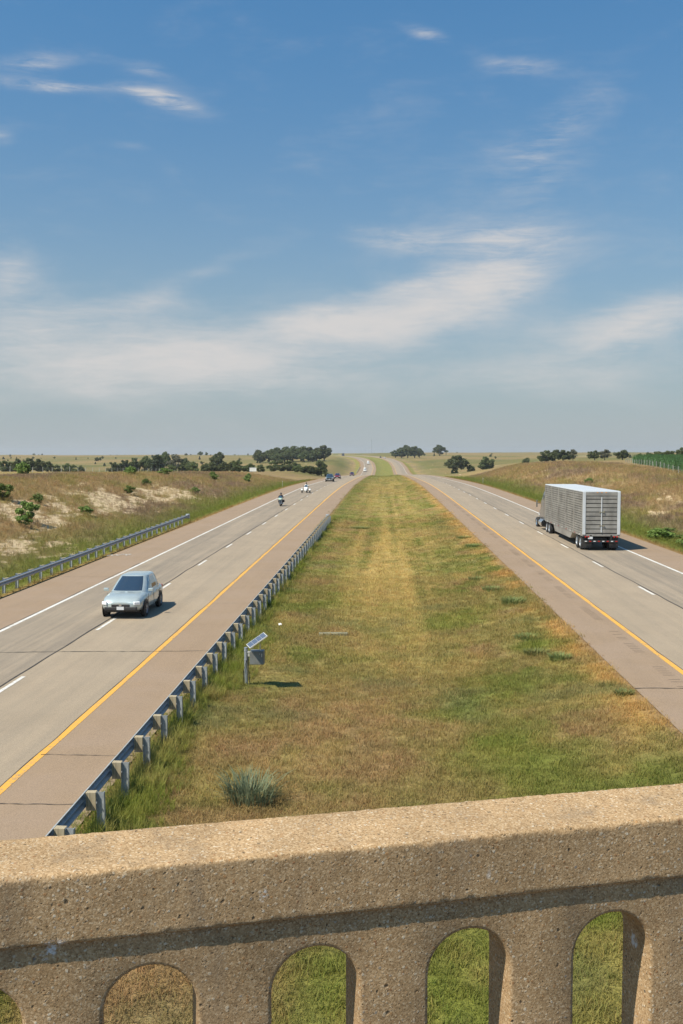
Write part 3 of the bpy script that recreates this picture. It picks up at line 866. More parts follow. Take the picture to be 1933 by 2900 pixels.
# ------------------------------------------------------------------ solar-powered roadside cabinet
g = gz(-4.46, 32.0)
sb = empty('solar_cabinet', (-4.46, 32.0, g)); tag(sb, 'grey equipment box with a tilted solar panel on a short pipe post', 'cabinet')
PT = 1.22
M['pipe'] = pmat('pipe_steel', (.42, .46, .50), .45, .5, build=grime(9, .25))
M['cab'] = pmat('cabinet_grey', (.22, .23, .225), .5, .2, build=grime(6, .2))
M['panel_frame'] = pmat('panel_frame', (.72, .70, .64), .4, .4)
M['cell'] = pmat('solar_cell', (.085, .10, .15), .16, spec=.8)
mb = MB(); mb.tube([(0, 0, -.2), (0, 0, PT)], .058, 16); mb.build('post', M['pipe'], sb, smooth=True)
mb = MB(); mb.lathe([(PT - .12, .060), (PT - .12, .066), (PT - .09, .066), (PT - .09, .060)], (0, 0, 0), 'Z', 16); mb.lathe([(PT - .42, .060), (PT - .42, .066), (PT - .39, .066), (PT - .39, .060)], (0, 0, 0), 'Z', 16)
mb.build('clamp_band', M['zinc'], sb, smooth=True)
mb = MB(); mb.box((.36, .07, PT - .33), (.46, .34, .44)); bx = mb.build('box', M['cab'], sb, bevel=.012)
mb = MB(); mb.box((.36, -.108, PT - .335), (.43, .012, .41)); mb.build('door', M['cab'], bx, bevel=.004)
mb = MB(); mb.box((.53, -.122, PT - .24), (.022, .02, .11)); mb.build('latch', M['panel_frame'], bx)
mb = MB(); mb.box((.455, -.118, PT - .195), (.02, .012, .02)); mb.build('lock', M['panel_frame'], bx)
mb = MB(); mb.box((.095, -.02, PT - .15), (.085, .07, .05)); mb.box((.095, -.02, PT - .24), (.05, .05, .10)); mb.build('bracket', M['panel_frame'], sb)
mb = MB()
for sgn, x1 in ((0, -.085), (1, .075)):
    mb.tube([(.088, -.03, PT - .28), (.085 if sgn else .02, -.075, PT - .45), (x1 * .8 if not sgn else .10, -.08, PT - .75), (x1 if not sgn else .125, -.06, PT - 1.15), (x1 if not sgn else .125, -.05, PT - 1.3)], .0125, 8)
mb.build('cable', M['black'], sb, smooth=True)
A = Vector((.55, .176, .375)); B = Vector((.20, -.62, .0)); N = B.cross(A).normalized() * -1
if N.y > 0: N = -N
C0 = Vector((.01, -.03, PT + .10))
def prism(mb, c0, a, b, n0, n1):
    vs = [c0 + n0, c0 + a + n0, c0 + a + b + n0, c0 + b + n0, c0 + n1, c0 + a + n1, c0 + a + b + n1, c0 + b + n1]
    mb.add(vs, [(0, 3, 2, 1), (4, 5, 6, 7), (0, 1, 5, 4), (1, 2, 6, 5), (2, 3, 7, 6), (3, 0, 4, 7)])
mb = MB(); prism(mb, C0, A, B, -N * .03, N * 0); pf = mb.build('solar_panel', M['panel_frame'], sb)
for k in range(4):
    mb = MB(); prism(mb, C0 + A * (.03 + .236 * k) + B * .07, A * .228, B * .86, N * .001, N * .004); mb.build('cell', M['cell'], pf)
mb = MB(); mb.box((.46, .05, PT - .02), (.03, .03, .26)); mb.box((.22, .03, PT + .08), (.04, .05, .22)); mb.build('panel_strut', M['panel_frame'], sb)

# litter and drain
mb = MB(); mb.lathe([(0, .001), (0, .075), (.02, .08), (.03, .05), (.03, .001)], (0, 0, 0), 'Z', 18)
o = mb.build('marker_disc', M['white'], smooth=True, loc=(-4.47, 42.8, gz(-4.47, 42.8) + .05)); o.rotation_euler = (.5, .1, 0)
tag(o, 'small white disc lying in the grass behind the guardrail', 'disc')
mb = MB(); mb.box((0, 0, 0), (1.15, .28, .34)); mb.box((-.55, -.12, .01), (.20, .25, .36))
o = mb.build('drain_inlet', pmat('mossy_concrete', (.25, .235, .15), .95, build=grime(5, .5, .5)), bevel=.03, loc=(-2.05, 41.6, gz(-2.05, 41.6) - .06)); o.rotation_euler = (0, 0, .06)
tag(o, 'low concrete drain head sunk in the median grass', 'drain')

# ------------------------------------------------------------------ plants: proto meshes
def leaf_cloud(name, pts, nrm, size, mat, rs, aspect=1.6):
    """leaf-sized quads at pts"""
    n = len(pts)
    d = rs.normal(size=(n, 3)); d /= np.linalg.norm(d, axis=1)[:, None]
    nn = nrm * .7 + rs.normal(size=(n, 3)) * .6; nn /= np.linalg.norm(nn, axis=1)[:, None] + 1e-9
    a = np.cross(nn, d); a /= np.linalg.norm(a, axis=1)[:, None] + 1e-9; b = np.cross(nn, a)
    s = size * rs.uniform(.6, 1.4, n)[:, None]
    a = a * s * aspect * .5; b = b * s * .5
    v = np.stack([pts - a, pts + b * .9 - a * .1, pts + a, pts - b * .9 - a * .1], 1).reshape(-1, 3)
    f = np.arange(n * 4).reshape(n, 4)
    return np_mesh(name, v, f, mat)


def crown_mesh(name, seed, n, size, mat, zlo, shape='round', clumps=34, spread=.17, openness=.35):
    rs = np.random.RandomState(seed)
    cs = []
    while len(cs) < clumps:
        p = rs.uniform(-1, 1, 3)
        r = np.linalg.norm(p)
        if r > 1 or r < .45: continue
        cs.append(p)
    cs = np.array(cs); lob = 1 + .26 * np.sin(np.arctan2(cs[:, 1], cs[:, 0]) * 3 + seed) + .24 * rs.uniform(-1, 1, clumps)
    if shape == 'cone':
        t = rs.uniform(0, 1, clumps) ** .8; an = rs.uniform(0, 2 * np.pi, clumps); rad = (1 - t) * .42 * rs.uniform(.6, 1.08, clumps) + .02
        c = np.stack([rad * np.cos(an), rad * np.sin(an), zlo + (1 - zlo) * t * .95], -1)
    else:
        zc, zh = (1 + zlo) / 2, (1 - zlo) / 2 - spread * .55
        c = np.stack([cs[:, 0] * .40 * lob, cs[:, 1] * .40 * lob, zc + cs[:, 2] * zh * np.clip(lob, .8, 1.1)], -1)
        c[:, 2] = np.minimum(c[:, 2], 1 - spread * .5)
    k = rs.randint(0, clumps, n)
    rad = spread * rs.uniform(.6, 1.25, clumps)[k]
    d = rs.normal(size=(n, 3)); d /= np.linalg.norm(d, axis=1)[:, None]
    rr_ = rs.uniform(.25, 1, n) ** .5
    pts = c[k] + d * (rad * rr_)[:, None] * np.array((1, 1, .8))
    pts[:, 2] = np.clip(pts[:, 2], zlo * .5, 1.02)
    return leaf_cloud(name, pts, d, size, mat, rs)


def trunk_mesh(name, seed, top=.55, r=.035, limbs=6, fork=.25):
    rn = random.Random(seed); mb = MB()
    p = [(0, 0, -.05), (0, 0, .02), (rn.uniform(-.02, .02), rn.uniform(-.02, .02), fork), (rn.uniform(-.05, .05), rn.uniform(-.05, .05), top), (rn.uniform(-.08, .08), rn.uniform(-.08, .08), .8)]
    mb.tube(p, [r * 1.5, r * 1.15, r * .9, r * .5, r * .15], 7)
    for i in range(limbs):
        a = 2 * math.pi * i / limbs + rn.uniform(-.4, .4); z0 = rn.uniform(fork * .8, top)
        q = Vector((0, 0, z0)); e = Vector((math.cos(a) * rn.uniform(.2, .36), math.sin(a) * rn.uniform(.2, .36), min(.92, z0 + rn.uniform(.15, .4))))
        mb.tube([q, q.lerp(e, .5) + Vector((0, 0, .03)), e], [r * .5, r * .32, r * .1], 5)
    o = mb.build(name, M['bark'], smooth=True); m_ = o.data; bpy.data.objects.remove(o); return m_


PROTO = {
    'b': [(crown_mesh('crown_round', 11 + i, 5200, .046, M['leaf'], .13, clumps=38, spread=.145), trunk_mesh('trunk_round', 21 + i)) for i in range(4)],
    's': [(crown_mesh('crown_bush', 31 + i, 4200, .052, M['leaf_scrub'], .02, clumps=30, spread=.16), trunk_mesh('trunk_bush', 41 + i, .4, .02, 7, .08)) for i in range(3)],
    'g': [(crown_mesh('crown_grey', 51, 2600, .048, M['leaf_grey'], .18, clumps=34, spread=.14), trunk_mesh('trunk_grey', 61, .6, .03, 9))],
    'c': [(crown_mesh('crown_cedar', 71 + i, 4200, .045, M['leaf_cedar'], .03, 'cone', clumps=60, spread=.13), trunk_mesh('trunk_cedar', 81 + i, .5, .025, 3)) for i in range(2)],
    'h': [(crown_mesh('crown_shrub', 91 + i, 2600, .062, M['leaf_shrub'], .02, clumps=26, spread=.17), trunk_mesh('trunk_shrub', 95 + i, .4, .018, 7, .06)) for i in range(2)],
}
_rt = random.Random(77)


def plant(name, kind, x, y, wdt, hgt, label, cat, group=None, sink=.1):
    cm, tm = _rt.choice(PROTO[kind])
    e = empty(name, (x, y, gz(x, y) - sink), _rt.uniform(0, 6.28)); tag(e, label, cat, group)
    for nm, m_ in (('crown', cm), ('trunk', tm)):
        o = bpy.data.objects.new(nm, m_); COL.objects.link(o); o.parent = e
        o.scale = (wdt * 1.12, wdt * 1.12, hgt)
    return e


ORD = ['first', 'second', 'third', 'fourth', 'fifth', 'sixth', 'seventh', 'eighth', 'ninth', 'tenth', 'eleventh', 'twelfth', 'thirteenth']
# groups of trees: kind, X, Y, height of the top above the road datum, crown width
TREES = [
    ('shade_tree', 'grey-green tree, {o} from the left in the clump behind the left field fence', 'trees behind the left field fence', 'tree',
     [('b', -165.3, 430, 4.7, 6.4), ('b', -159.5, 430, 5.3, 6.4), ('b', -154.9, 430, 5.7, 6.4), ('b', -150.3, 430, 5.3, 6.0), ('b', -146.4, 430, 4.2, 4.5)]),
    ('bush', 'low bush, {o} from the left between the fence and the bare hill', 'bushes below the bare hill', 'bush',
     [('s', -149.6, 452, 2.8, 4.7), ('s', -145.6, 455, 3.4, 5.1), ('s', -141.6, 450, 2.8, 4.7), ('s', -137.9, 450, 2.4, 3.5)]),
    ('shade_tree', 'pale rounded tree, {o} from the left in the row leading up to the dark cedar', 'trees beside the dark cedar', 'tree',
     [('b', -141.7, 520, 3.3, 6.4), ('b', -136.6, 520, 4.4, 6.8), ('b', -131.5, 522, 5.3, 7.7), ('b', -126.4, 524, 6.3, 7.7), ('b', -122.2, 528, 6.5, 6.8)]),
    ('cedar_tree', 'tall nearly black cedar in the left tree row', None, 'tree', [('c', -114.4, 500, 7.4, 9.0)]),
    ('shade_tree', 'round tree rising just behind the black cedar', None, 'tree', [('b', -137.2, 620, 8.8, 8.1)]),
    ('dry_tree', 'half-bare grey tree to the right of the black cedar', None, 'tree', [('g', -125.6, 600, 7.4, 11.0)]),
    ('shade_tree', 'small green tree touching the half-bare grey tree', None, 'tree', [('b', -120.3, 600, 5.0, 6.8)]),
    ('shade_tree', 'dark round tree standing alone above the scrub line, against the hill', None, 'tree', [('b', -107.3, 640, 8.8, 9.5)]),
    ('bush', 'scrub bush, {o} from the left in the hedge-like line behind the tan bank', 'scrub line behind the bank', 'bush',
     [('s', -103.1, 480, 2.5, 5.5), ('s', -97.5, 484, 3.4, 5.9), ('s', -92.8, 480, 4.0, 6.3), ('s', -87.3, 486, 3.2, 5.9), ('s', -82.6, 480, 3.8, 6.3), ('s', -78.0, 482, 3.8, 6.3),
      ('s', -73.3, 488, 4.5, 5.5), ('s', -69.9, 480, 4.7, 6.3), ('s', -65.3, 484, 3.0, 5.5), ('s', -59.3, 480, 2.6, 4.6)]),
    ('shade_tree', 'tiny lone tree, {o} from the left of three on the left skyline', 'lone trees on the left skyline', 'tree',
     [('b', -338.5, 1700, 8.9, 5.9), ('b', -313.6, 1700, 11.9, 8.9), ('b', -303.1, 1700, 11.1, 4.5)]),
    ('cottonwood', 'tall tree, {o} from the left in the big dense grove left of the road', 'trees of the big grove', 'tree',
     [('b', -112, 900, 11.3, 13.5), ('b', -104, 905, 12.1, 14), ('b', -97, 900, 13.3, 14.5), ('b', -89.9, 906, 14.1, 15.5), ('b', -81.9, 900, 14.9, 16), ('b', -74.8, 904, 14.5, 15.5),
      ('b', -67.7, 900, 13.7, 15.5), ('b', -60.6, 908, 13.3, 15.5), ('b', -53.5, 900, 15.3, 14)]),
    ('cottonwood', 'lower tree, {o} from the left at the front foot of the big grove', 'front trees of the big grove', 'tree',
     [('b', -109, 880, 8.4, 11), ('b', -93, 878, 9.2, 12), ('b', -85, 880, 10.8, 13), ('b', -70, 878, 9.6, 13), ('b', -62.2, 880, 10.8, 12)]),
    ('bush', 'dark bush, {o} from the left in the thicket below the big grove', 'thicket below the grove', 'bush',
     [('s', -61.3, 560, 4.2, 7.3), ('s', -57.6, 556, 4.5, 8.3), ('s', -53.0, 560, 4.2, 8.8), ('s', -48.5, 552, 2.9, 8.3)]),
    ('bush', 'green bush, {o} from the left in the thicket close to the oncoming pickup', 'roadside thicket', 'bush',
     [('s', -41.0, 476, 2.3, 6.2), ('s', -37.0, 470, 2.1, 5.8), ('s', -33.7, 470, 1.9, 6.2), ('s', -31.3, 472, 1.4, 6.2), ('s', -27.1, 470, 0.4, 2.9)]),
    ('shade_tree', 'slender tree standing out of the roadside thicket near the pickup', None, 'tree', [('b', -29.4, 474, 4.7, 5.3)]),
    ('cottonwood', 'tree, {o} from the left in the small grove right of the far bend', 'grove right of the bend', 'tree',
     [('b', 15.3, 1250, 12.4, 13.5), ('b', 23, 1255, 15.6, 15.5), ('b', 30.6, 1250, 18.8, 16.5), ('b', 39.3, 1252, 17.2, 16.5), ('b', 45.4, 1250, 13.9, 11)]),
    ('shade_tree', 'round lone tree on the skyline right of the far bend', None, 'tree', [('b', 79, 1400, 20.2, 20.0)]),
    ('shade_tree', 'wide low tree, {o} from the left of two in the right-hand valley', 'valley trees', 'tree', [('b', 46.9, 640, 6.6, 14.0), ('b', 65.8, 640, 5.7, 11.2)]),
    ('cedar_tree', 'tiny cedar, {o} from the left of two at the roadside before the valley', 'tiny roadside cedars', 'tree', [('c', 38.7, 560, -1.1, 2.4), ('c', 40.9, 560, -1.1, 2.8)]),
    ('bush', 'flat bush between the two valley trees', None, 'bush', [('s', 56.0, 640, 0.9, 5.5)]),
    ('shade_tree', 'small dark tree alone on the rim of the right bank', None, 'tree', [('b', 99.7, 700, 5.0, 5.5)]),
    ('shade_tree', 'bushy tree, {o} from the left in the clump of three above the truck', 'clump above the truck', 'tree', [('b', 91.1, 560, 9.6, 7.8), ('b', 95.6, 560, 9.8, 8.3), ('b', 100.2, 560, 9.8, 7.8)]),
    ('dry_tree', 'thin greyish tree at the right end of the clump above the truck', None, 'tree', [('g', 105.5, 560, 10.1, 5.4)]),
    ('shade_tree', 'dark tree beside a thin grey one behind the right bank', None, 'tree', [('b', 109.1, 520, 9.4, 5.9)]),
    ('dry_tree', 'thin grey tree next to a dark one behind the right bank', None, 'tree', [('g', 114.2, 520, 9.9, 5.9)]),
    ('shade_tree', 'round tree standing free just left of the cornfield', None, 'tree', [('b', 123.3, 520, 9.6, 7.3)]),
    ('bush', 'scrubby bush, {o} from the left along the back of the cornfield', 'bushes behind the corn', 'bush',
     [('s', 106.8, 420, 7.9, 2.6), ('s', 110.4, 420, 8.3, 3.7), ('s', 114.3, 422, 8.7, 5.5), ('s', 117.5, 420, 9.0, 6.2), ('s', 120.7, 424, 8.3, 4.4)]),
    ('shade_tree', 'bright green tree behind the corn at the right edge', None, 'tree', [('b', 118.0, 400, 10.0, 4.5)]),
]
for name, lab, grp, cat, items in TREES:
    for k, (kd, x, y, zt, wd) in enumerate(items):
        plant(name, kd, x, y, wd, max(zt - gz(x, y), 1.2) + .1, lab.format(o=ORD[k]), cat, grp)

# small cedars dotted over the hills
rc = random.Random(9); cnt = 0
while cnt < 84:
    y = rc.uniform(750, 2050); a = rc.uniform(-.40, -.09) if cnt < 62 else rc.uniform(.05, .30)
    x = a * y
    if abs(x - float(CURVE(y))) < 60: continue
    h = rc.uniform(1.6, 4.4); cnt += 1
    plant('hill_cedar', rc.choice('css'), x, y, h * rc.uniform(.7, 1.2), h, 'small dark cedar dotting the %s hillside' % ('left' if a < 0 else 'right'), 'tree', 'cedars dotted over the %s hills' % ('left' if a < 0 else 'right'))

# shrubs on the banks
SHR = [(-31.8, 87.5, 1.8, 1.9, 'largest leafy green shrub on the eroded left bank'), (-36.2, 93.5, 1.8, 1.6, 'leafy green shrub at the left picture edge on the bank'),
       (-31.2, 85.0, 1.3, 1.0, 'small leafy shrub at the foot of the largest shrub on the bank'), (-30.5, 101, 1.3, 1.0, 'round green shrub between pale soil patches on the left bank'),
       (-34.5, 98, 1.1, 1.1, 'narrow dark shrub above the largest shrub on the left bank'), (-33.8, 131, 1.3, 1.2, 'yellow-green shrub in the middle of the biggest bare patch'),
       (-30.0, 158, 1.5, 1.2, 'low olive shrub at the right end of the bare soil'), (-43, 168, 2.0, 1.6, 'dark shrub on the crest of the left bank near the fence'),
       (-41, 185, 2.4, 1.6, 'wide yellow-green shrub on the crest of the left bank'), (-36, 150, 1.6, 1.3, 'shrub on the upper bank above the bare soil'),
       (-37, 215, 1.5, 1.5, 'shrub in tall tan grass, upper of a close pair'), (-35, 205, 1.5, 1.4, 'shrub in tall tan grass, lower of a close pair'),
       (-33, 240, 2.0, 1.4, 'shrub near the far end of the tall tan grass'), (-31, 226, 1.4, 1.2, 'little shrub low in the tall tan grass'),
       (-35.5, 262, 1.3, 1.2, 'last small shrub before the roadside thicket'), (-55, 150, 2.4, 2.2, 'dark juniper bush in the field by the left fence')]
for x, y, wd, h, lab in SHR:
    plant('shrub', 'h', x, y, wd, h, lab, 'shrub', 'shrubs on the left bank', .05)
SHR = [(22.8, 83, 2.2, 1.0, 'bright green weed clump beside the road behind the truck'), (24.6, 80.5, 1.9, .9, 'bright green weed clump nearest the right picture edge'), (23.0, 76.5, 1.4, .7, 'smallest bright weed clump by the right shoulder'),
       (24.5, 87.5, 1.6, .8, 'green weed clump just beyond the brightest one by the truck'), (26, 118, 1.8, .8, 'low green weed clump left of the truck below the right bank'), (25, 139, 1.6, .7, 'yellowish weed clump along the right ditch'),
       (36, 176, 1.6, 1.0, 'shrub in the dry grass of the right bank')]
for x, y, wd, h, lab in SHR:
    plant('weed_shrub', 'h', x, y, wd, h, lab, 'shrub', 'green weed clumps on the right verge', .05)


# tussocks in the median: arching blades
def tussock_mesh(name, seed, n, h, spread, mat, wid=.012):
    rs = np.random.RandomState(seed); vs, fs = [], []
    for i in range(n):
        a = rs.uniform(0, 2 * np.pi); r0 = spread * .55 * np.sqrt(rs.uniform(0, 1)); lean = rs.uniform(.1, .75) * h; hh = h * rs.uniform(.55, 1.1)
        b0 = np.array((r0 * np.cos(a), r0 * np.sin(a), 0)); d = np.array((np.cos(a + rs.uniform(-.7, .7)), np.sin(a + rs.uniform(-.7, .7)), 0)); sd = np.array((-d[1], d[0], 0)) * wid
        o = len(vs)
        for t, wq in ((0, 1), (.4, .9), (.75, .6), (1, .08)):
            p = b0 + d * lean * t ** 1.9 + np.array((0, 0, hh * (t - .22 * t ** 3)))
            vs += [p - sd * wq, p + sd * wq]
        fs += [(o + 2 * k, o + 2 * k + 1, o + 2 * k + 3, o + 2 * k + 2) for k in range(3)]
    return np_mesh(name, np.array(vs), np.array(fs), mat)


TUS = [(-2.95, 21.6, 1.0, .75, 'leaf_blue', 'big blue-grey bunchgrass tussock just beyond the parapet'),
       (6.2, 47.4, 1.0, .42, 'leaf_clump', 'dark green tussock by the right road edge, largest of a chain'), (5.9, 52.3, 1.3, .26, 'leaf_clump', 'flat dark tussock next up the median from the largest of the chain'),
       (6.2, 34.8, .62, .34, 'leaf_clump', 'green tussock on the median near the right road, nearest to the parapet'), (5.8, 39.1, 1.1, .2, 'leaf_clump', 'low dark tussock on the median between two brown patches'),
       (5.6, 36.2, .8, .24, 'leaf_clump', 'small tussock just left of the nearest green one'), (6.7, 74, 1.2, .28, 'leaf_clump', 'dark tussock far up the right edge of the median'),
       (6.6, 81, 1.2, .25, 'leaf_clump', 'farthest dark tussock along the right median edge'), (-2.5, 97, 2.2, .24, 'leaf_clump', 'broad dark tussock near the far end of the median guardrail'),
       (7.1, 29.3, .5, .2, 'leaf_clump', 'little green tussock at the pavement joint of the right road'), (5.4, 57, 1.0, .22, 'leaf_clump', 'small dark tussock on the median above the chain')]
for k, (x, y, wd, h, mt, lab) in enumerate(TUS):
    o = bpy.data.objects.new('tussock', tussock_mesh('tussock', 300 + k, int(300 * max(wd, .7)), h, wd, M[mt], .011 if k == 0 else .014)); COL.objects.link(o)
    o.location = (x, y, gz(x, y) - .02); tag(o, lab, 'tussock', 'tussocks in the median')


# ------------------------------------------------------------------ grass and corn as instanced stuff
def tuft_mesh(name, seed, n, h, r, wid, seg=2, lean=.5, head=False):
    rs = np.random.RandomState(seed); vs, fs = [], []
    for i in range(n):
        a = rs.uniform(0, 6.283); r0 = r * np.sqrt(rs.uniform(0, 1)); q = rs.uniform(0, 6.283)
        b0 = np.array((r0 * np.cos(q), r0 * np.sin(q), -.02)); d = np.array((np.cos(a), np.sin(a), 0)); sd = np.array((-d[1], d[0], 0)) * wid * rs.uniform(.6, 1.3)
        hh = h * rs.uniform(.5, 1.15); ln = lean * hh * rs.uniform(.1, 1.0)
        o = len(vs)
        pr = [(0, 1), (.55, .8), (1, .1)] if not head else [(0, .6), (.6, .45), (.78, 1.5), (1, .2)]
        for t, wq in pr:
            p = b0 + d * ln * t * t + np.array((0, 0, hh * t)); vs += [p - sd * wq, p + sd * wq]
        fs += [(o + 2 * k, o + 2 * k + 1, o + 2 * k + 3, o + 2 * k + 2) for k in range(len(pr) - 1)]
    return np_mesh(name, np.array(vs), np.array(fs), M['blade'])


def corn_mesh(seed):
    rs = np.random.RandomState(seed); vs, fs = [], []
    def strip_(ps, ws, sd):
        o = len(vs)
        for p, w_ in zip(ps, ws): vs.append(p - sd * w_); vs.append(p + sd * w_)
        for k in range(len(ps) - 1): fs.append((o + 2 * k, o + 2 * k + 1, o + 2 * k + 3, o + 2 * k + 2))
    for sd in (np.array((1., 0, 0)), np.array((0, 1., 0))): strip_([np.array((0, 0, 0.)), np.array((0, 0, 2.1))], [.02, .012], sd)
    for i in range(9):
        a = rs.uniform(0, .5) + (i % 2) * math.pi; d = np.array((math.cos(a), math.sin(a), 0)); z0 = .3 + i * .19; L = rs.uniform(.55, .85)
        ps = [np.array((0, 0, z0)) + d * L * t + np.array((0, 0, .45 * t - .75 * t * t)) for t in (0, .35, .7, 1)]
        strip_(ps, [.02, .045, .04, .005], np.array((-d[1], d[0], 0)))
    strip_([np.array((0, 0, 2.1)), np.array((.03, 0, 2.4))], [.03, .004], np.array((0, 1., 0)))
    return np_mesh('corn_plant', np.array(vs), np.array(fs), M['corn'])


def scatter(name, label, cat, protos, pts, rot, scl, tint, pick):
    """one object: points that carry a copy of one of the proto meshes each"""
    col_ = bpy.data.collections.new(name + '_kinds')
    for k, m_ in enumerate(protos):
        o = bpy.data.objects.new('%s_kind_%02d' % (name, k), m_); col_.objects.link(o)
    me = bpy.data.meshes.new(name); n = len(pts)
    me.vertices.add(n); me.vertices.foreach_set('co', np.asarray(pts, np.float32).ravel())
    for nm, typ, arr, key in (('rot', 'FLOAT_VECTOR', rot, 'vector'), ('scl', 'FLOAT_VECTOR', scl, 'vector'), ('pick', 'INT', pick, 'value')):
        a = me.attributes.new(nm, typ, 'POINT'); a.data.foreach_set(key, np.asarray(arr, np.int32 if typ == 'INT' else np.float32).ravel())
    a = me.attributes.new('tint', 'FLOAT_COLOR', 'POINT'); a.data.foreach_set('color', np.hstack([tint, np.ones((n, 1))]).astype(np.float32).ravel())
    me.update()
    ob = bpy.data.objects.new(name, me); COL.objects.link(ob)
    ng = bpy.data.node_groups.new(name, 'GeometryNodeTree')
    ng.interface.new_socket('Geometry', in_out='INPUT', socket_type='NodeSocketGeometry'); ng.interface.new_socket('Geometry', in_out='OUTPUT', socket_type='NodeSocketGeometry')
    N_ = ng.nodes; gi = N_.new('NodeGroupInput'); go = N_.new('NodeGroupOutput'); ip = N_.new('GeometryNodeInstanceOnPoints'); ci = N_.new('GeometryNodeCollectionInfo')
    ci.inputs['Collection'].default_value = col_; ci.inputs['Separate Children'].default_value = True; ci.inputs['Reset Children'].default_value = True
    def na(nm, typ):
        q = N_.new('GeometryNodeInputNamedAttribute'); q.data_type = typ; q.inputs['Name'].default_value = nm; return q.outputs['Attribute']
    er = N_.new('FunctionNodeEulerToRotation')
    ng.links.new(gi.outputs[0], ip.inputs['Points']); ng.links.new(ci.outputs[0], ip.inputs['Instance']); ip.inputs['Pick Instance'].default_value = True
    ng.links.new(na('pick', 'INT'), ip.inputs['Instance Index'])
    ng.links.new(na('rot', 'FLOAT_VECTOR'), er.inputs[0]); ng.links.new(er.outputs[0], ip.inputs['Rotation'])
    ng.links.new(na('scl', 'FLOAT_VECTOR'), ip.inputs['Scale']); ng.links.new(ip.outputs[0], go.inputs[0])
    md = ob.modifiers.new('scatter', 'NODES'); md.node_group = ng
    tag(ob, label, cat, kind='stuff')
    return ob


SHORT = [tuft_mesh('short_tuft', 400 + k, 22, .11, .19, .0055, lean=1.1) for k in range(3)]
TALL = [tuft_mesh('tall_tuft', 410 + k, 20, .55, .15, .007, lean=.9) for k in range(3)]
SEED = [tuft_mesh('seed_tuft', 420 + k, 20, .60, .24, .008, lean=.65, head=True) for k in range(3)]
rg = np.random.RandomState(99)


def field(u0, u1, y0, y1, dens):
    n = int((u1 - u0) * (y1 - y0) * dens)
    y = rg.uniform(y0, y1, n); return rg.uniform(u0, u1, n) + CURVE(y), y


def make_scatter(name, label, X, Y, protos, sc, var=.35, tintmul=1.0, jit=.13, sink=0.0, keep=None, zs=1.0, tint=None):
    if keep is not None: X, Y, sc = X[keep], Y[keep], (sc[keep] if np.ndim(sc) else sc)
    n = len(X); Z = ground(X, Y) - sink
    s = np.ones(n) * sc * rg.uniform(1 - var, 1 + var, n)
    t = gcol(X, Y) if tint is None else tint
    t = np.clip(t * tintmul * rg.uniform(1 - jit, 1 + jit, (n, 1)) * rg.uniform(.92, 1.08, (n, 3)), .005, .9)
    return scatter(name, label, 'grass', protos, np.stack([X, Y, Z], -1), np.stack([rg.normal(0, .12, n), rg.normal(0, .12, n), rg.uniform(0, 6.28, n)], -1),
                   np.stack([s, s, s * zs], -1), t, rg.randint(0, len(protos), n))


# mown median, near to far
xs, ys_, ss = [], [], []
for (a, b, dn, sc) in [(8, 22, 75, 1.0), (22, 36, 50, 1.1), (36, 60, 26, 1.4), (60, 110, 9, 2.0), (110, 220, 2.2, 3.0), (220, 340, 1.3, 3.2), (340, 560, .5, 3.6)]:
    x, y = field(-5.95, 7.45, a, b, dn); xs.append(x); ys_.append(y); ss.append(np.full(len(x), sc))
X, Y, S = np.concatenate(xs), np.concatenate(ys_), np.concatenate(ss)
hgt = .75 + .8 * sstep(.5, .7, fbm(X * .4, Y * .4, 301))
S = S * (1 - .6 * np.exp(-((X + 3.5) / .9) ** 2 - ((Y - 32.5) / 1.5) ** 2))
make_scatter('median_grass', 'mown patchy grass of the median, green straw and brown', X, Y, SHORT, S, zs=np.where(Y > 220, .25, np.where(Y > 110, .35, np.where(Y > 60, .6, .95))), tintmul=1.15)
# tall grass along the guardrail
xs, ys_, ss = [], [], []
for (a, b, dn, sc) in [(8, 40, 60, .50), (40, 106, 26, .56)]:
    x, y = field(-6.25, -4.25, a, b, dn); xs.append(x); ys_.append(y); ss.append(np.full(len(x), sc))
X, Y, S = np.concatenate(xs), np.concatenate(ys_), np.concatenate(ss)
edge = -4.95 + 1.1 * (fbm(X * 0, Y * .45, 311) - .5) * 2 - .35 * sstep(45, 60, Y) + .5 * gauss(X, Y, -4.6, 36, 5, 5)
den = np.where(X < -5.75, .6, 1.0) * (X < edge)
keep = rg.uniform(0, 1, len(X)) < den
tt = mixc(np.tile(LUSH * 1.55, (len(X), 1)), np.array((.36, .32, .10)), sstep(.30, .70, fbm(X * 1.3, Y * .9, 321)))
make_scatter('guardrail_grass', 'tall bright green grass growing along the median guardrail', X, Y, TALL, S * np.where(X < -5.75, .7, 1.25 - .6 * sstep(-5.4, -4.4, X)), keep=keep, tint=tt[keep])
# left verge and bank
xs, ys_, ss = [], [], []
for (a, b, dn, sc) in [(34, 80, 9.0, .62), (80, 140, 6.5, .75), (140, 290, 2.6, .95)]:
    x, y = field(-52, -19.15, a, b, dn); xs.append(x); ys_.append(y); ss.append(np.full(len(x), sc))
X, Y, S = np.concatenate(xs), np.concatenate(ys_), np.concatenate(ss)
er_ = eroded(X, Y); keep = rg.uniform(0, 1, len(X)) > er_ * .70
S = S * np.where(X > -21, .5, 1) * np.where(er_ > .4, .6, 1)
tt = gcol(X, Y); tt = mixc(tt, np.tile(MAUVE, (len(X), 1)), np.clip(er_, 0, 1))
make_scatter('left_bank_grass', 'tall dry tan grass covering the left bank', X, Y, SEED + TALL[:1], S, keep=keep, tint=tt[keep], tintmul=1.25)
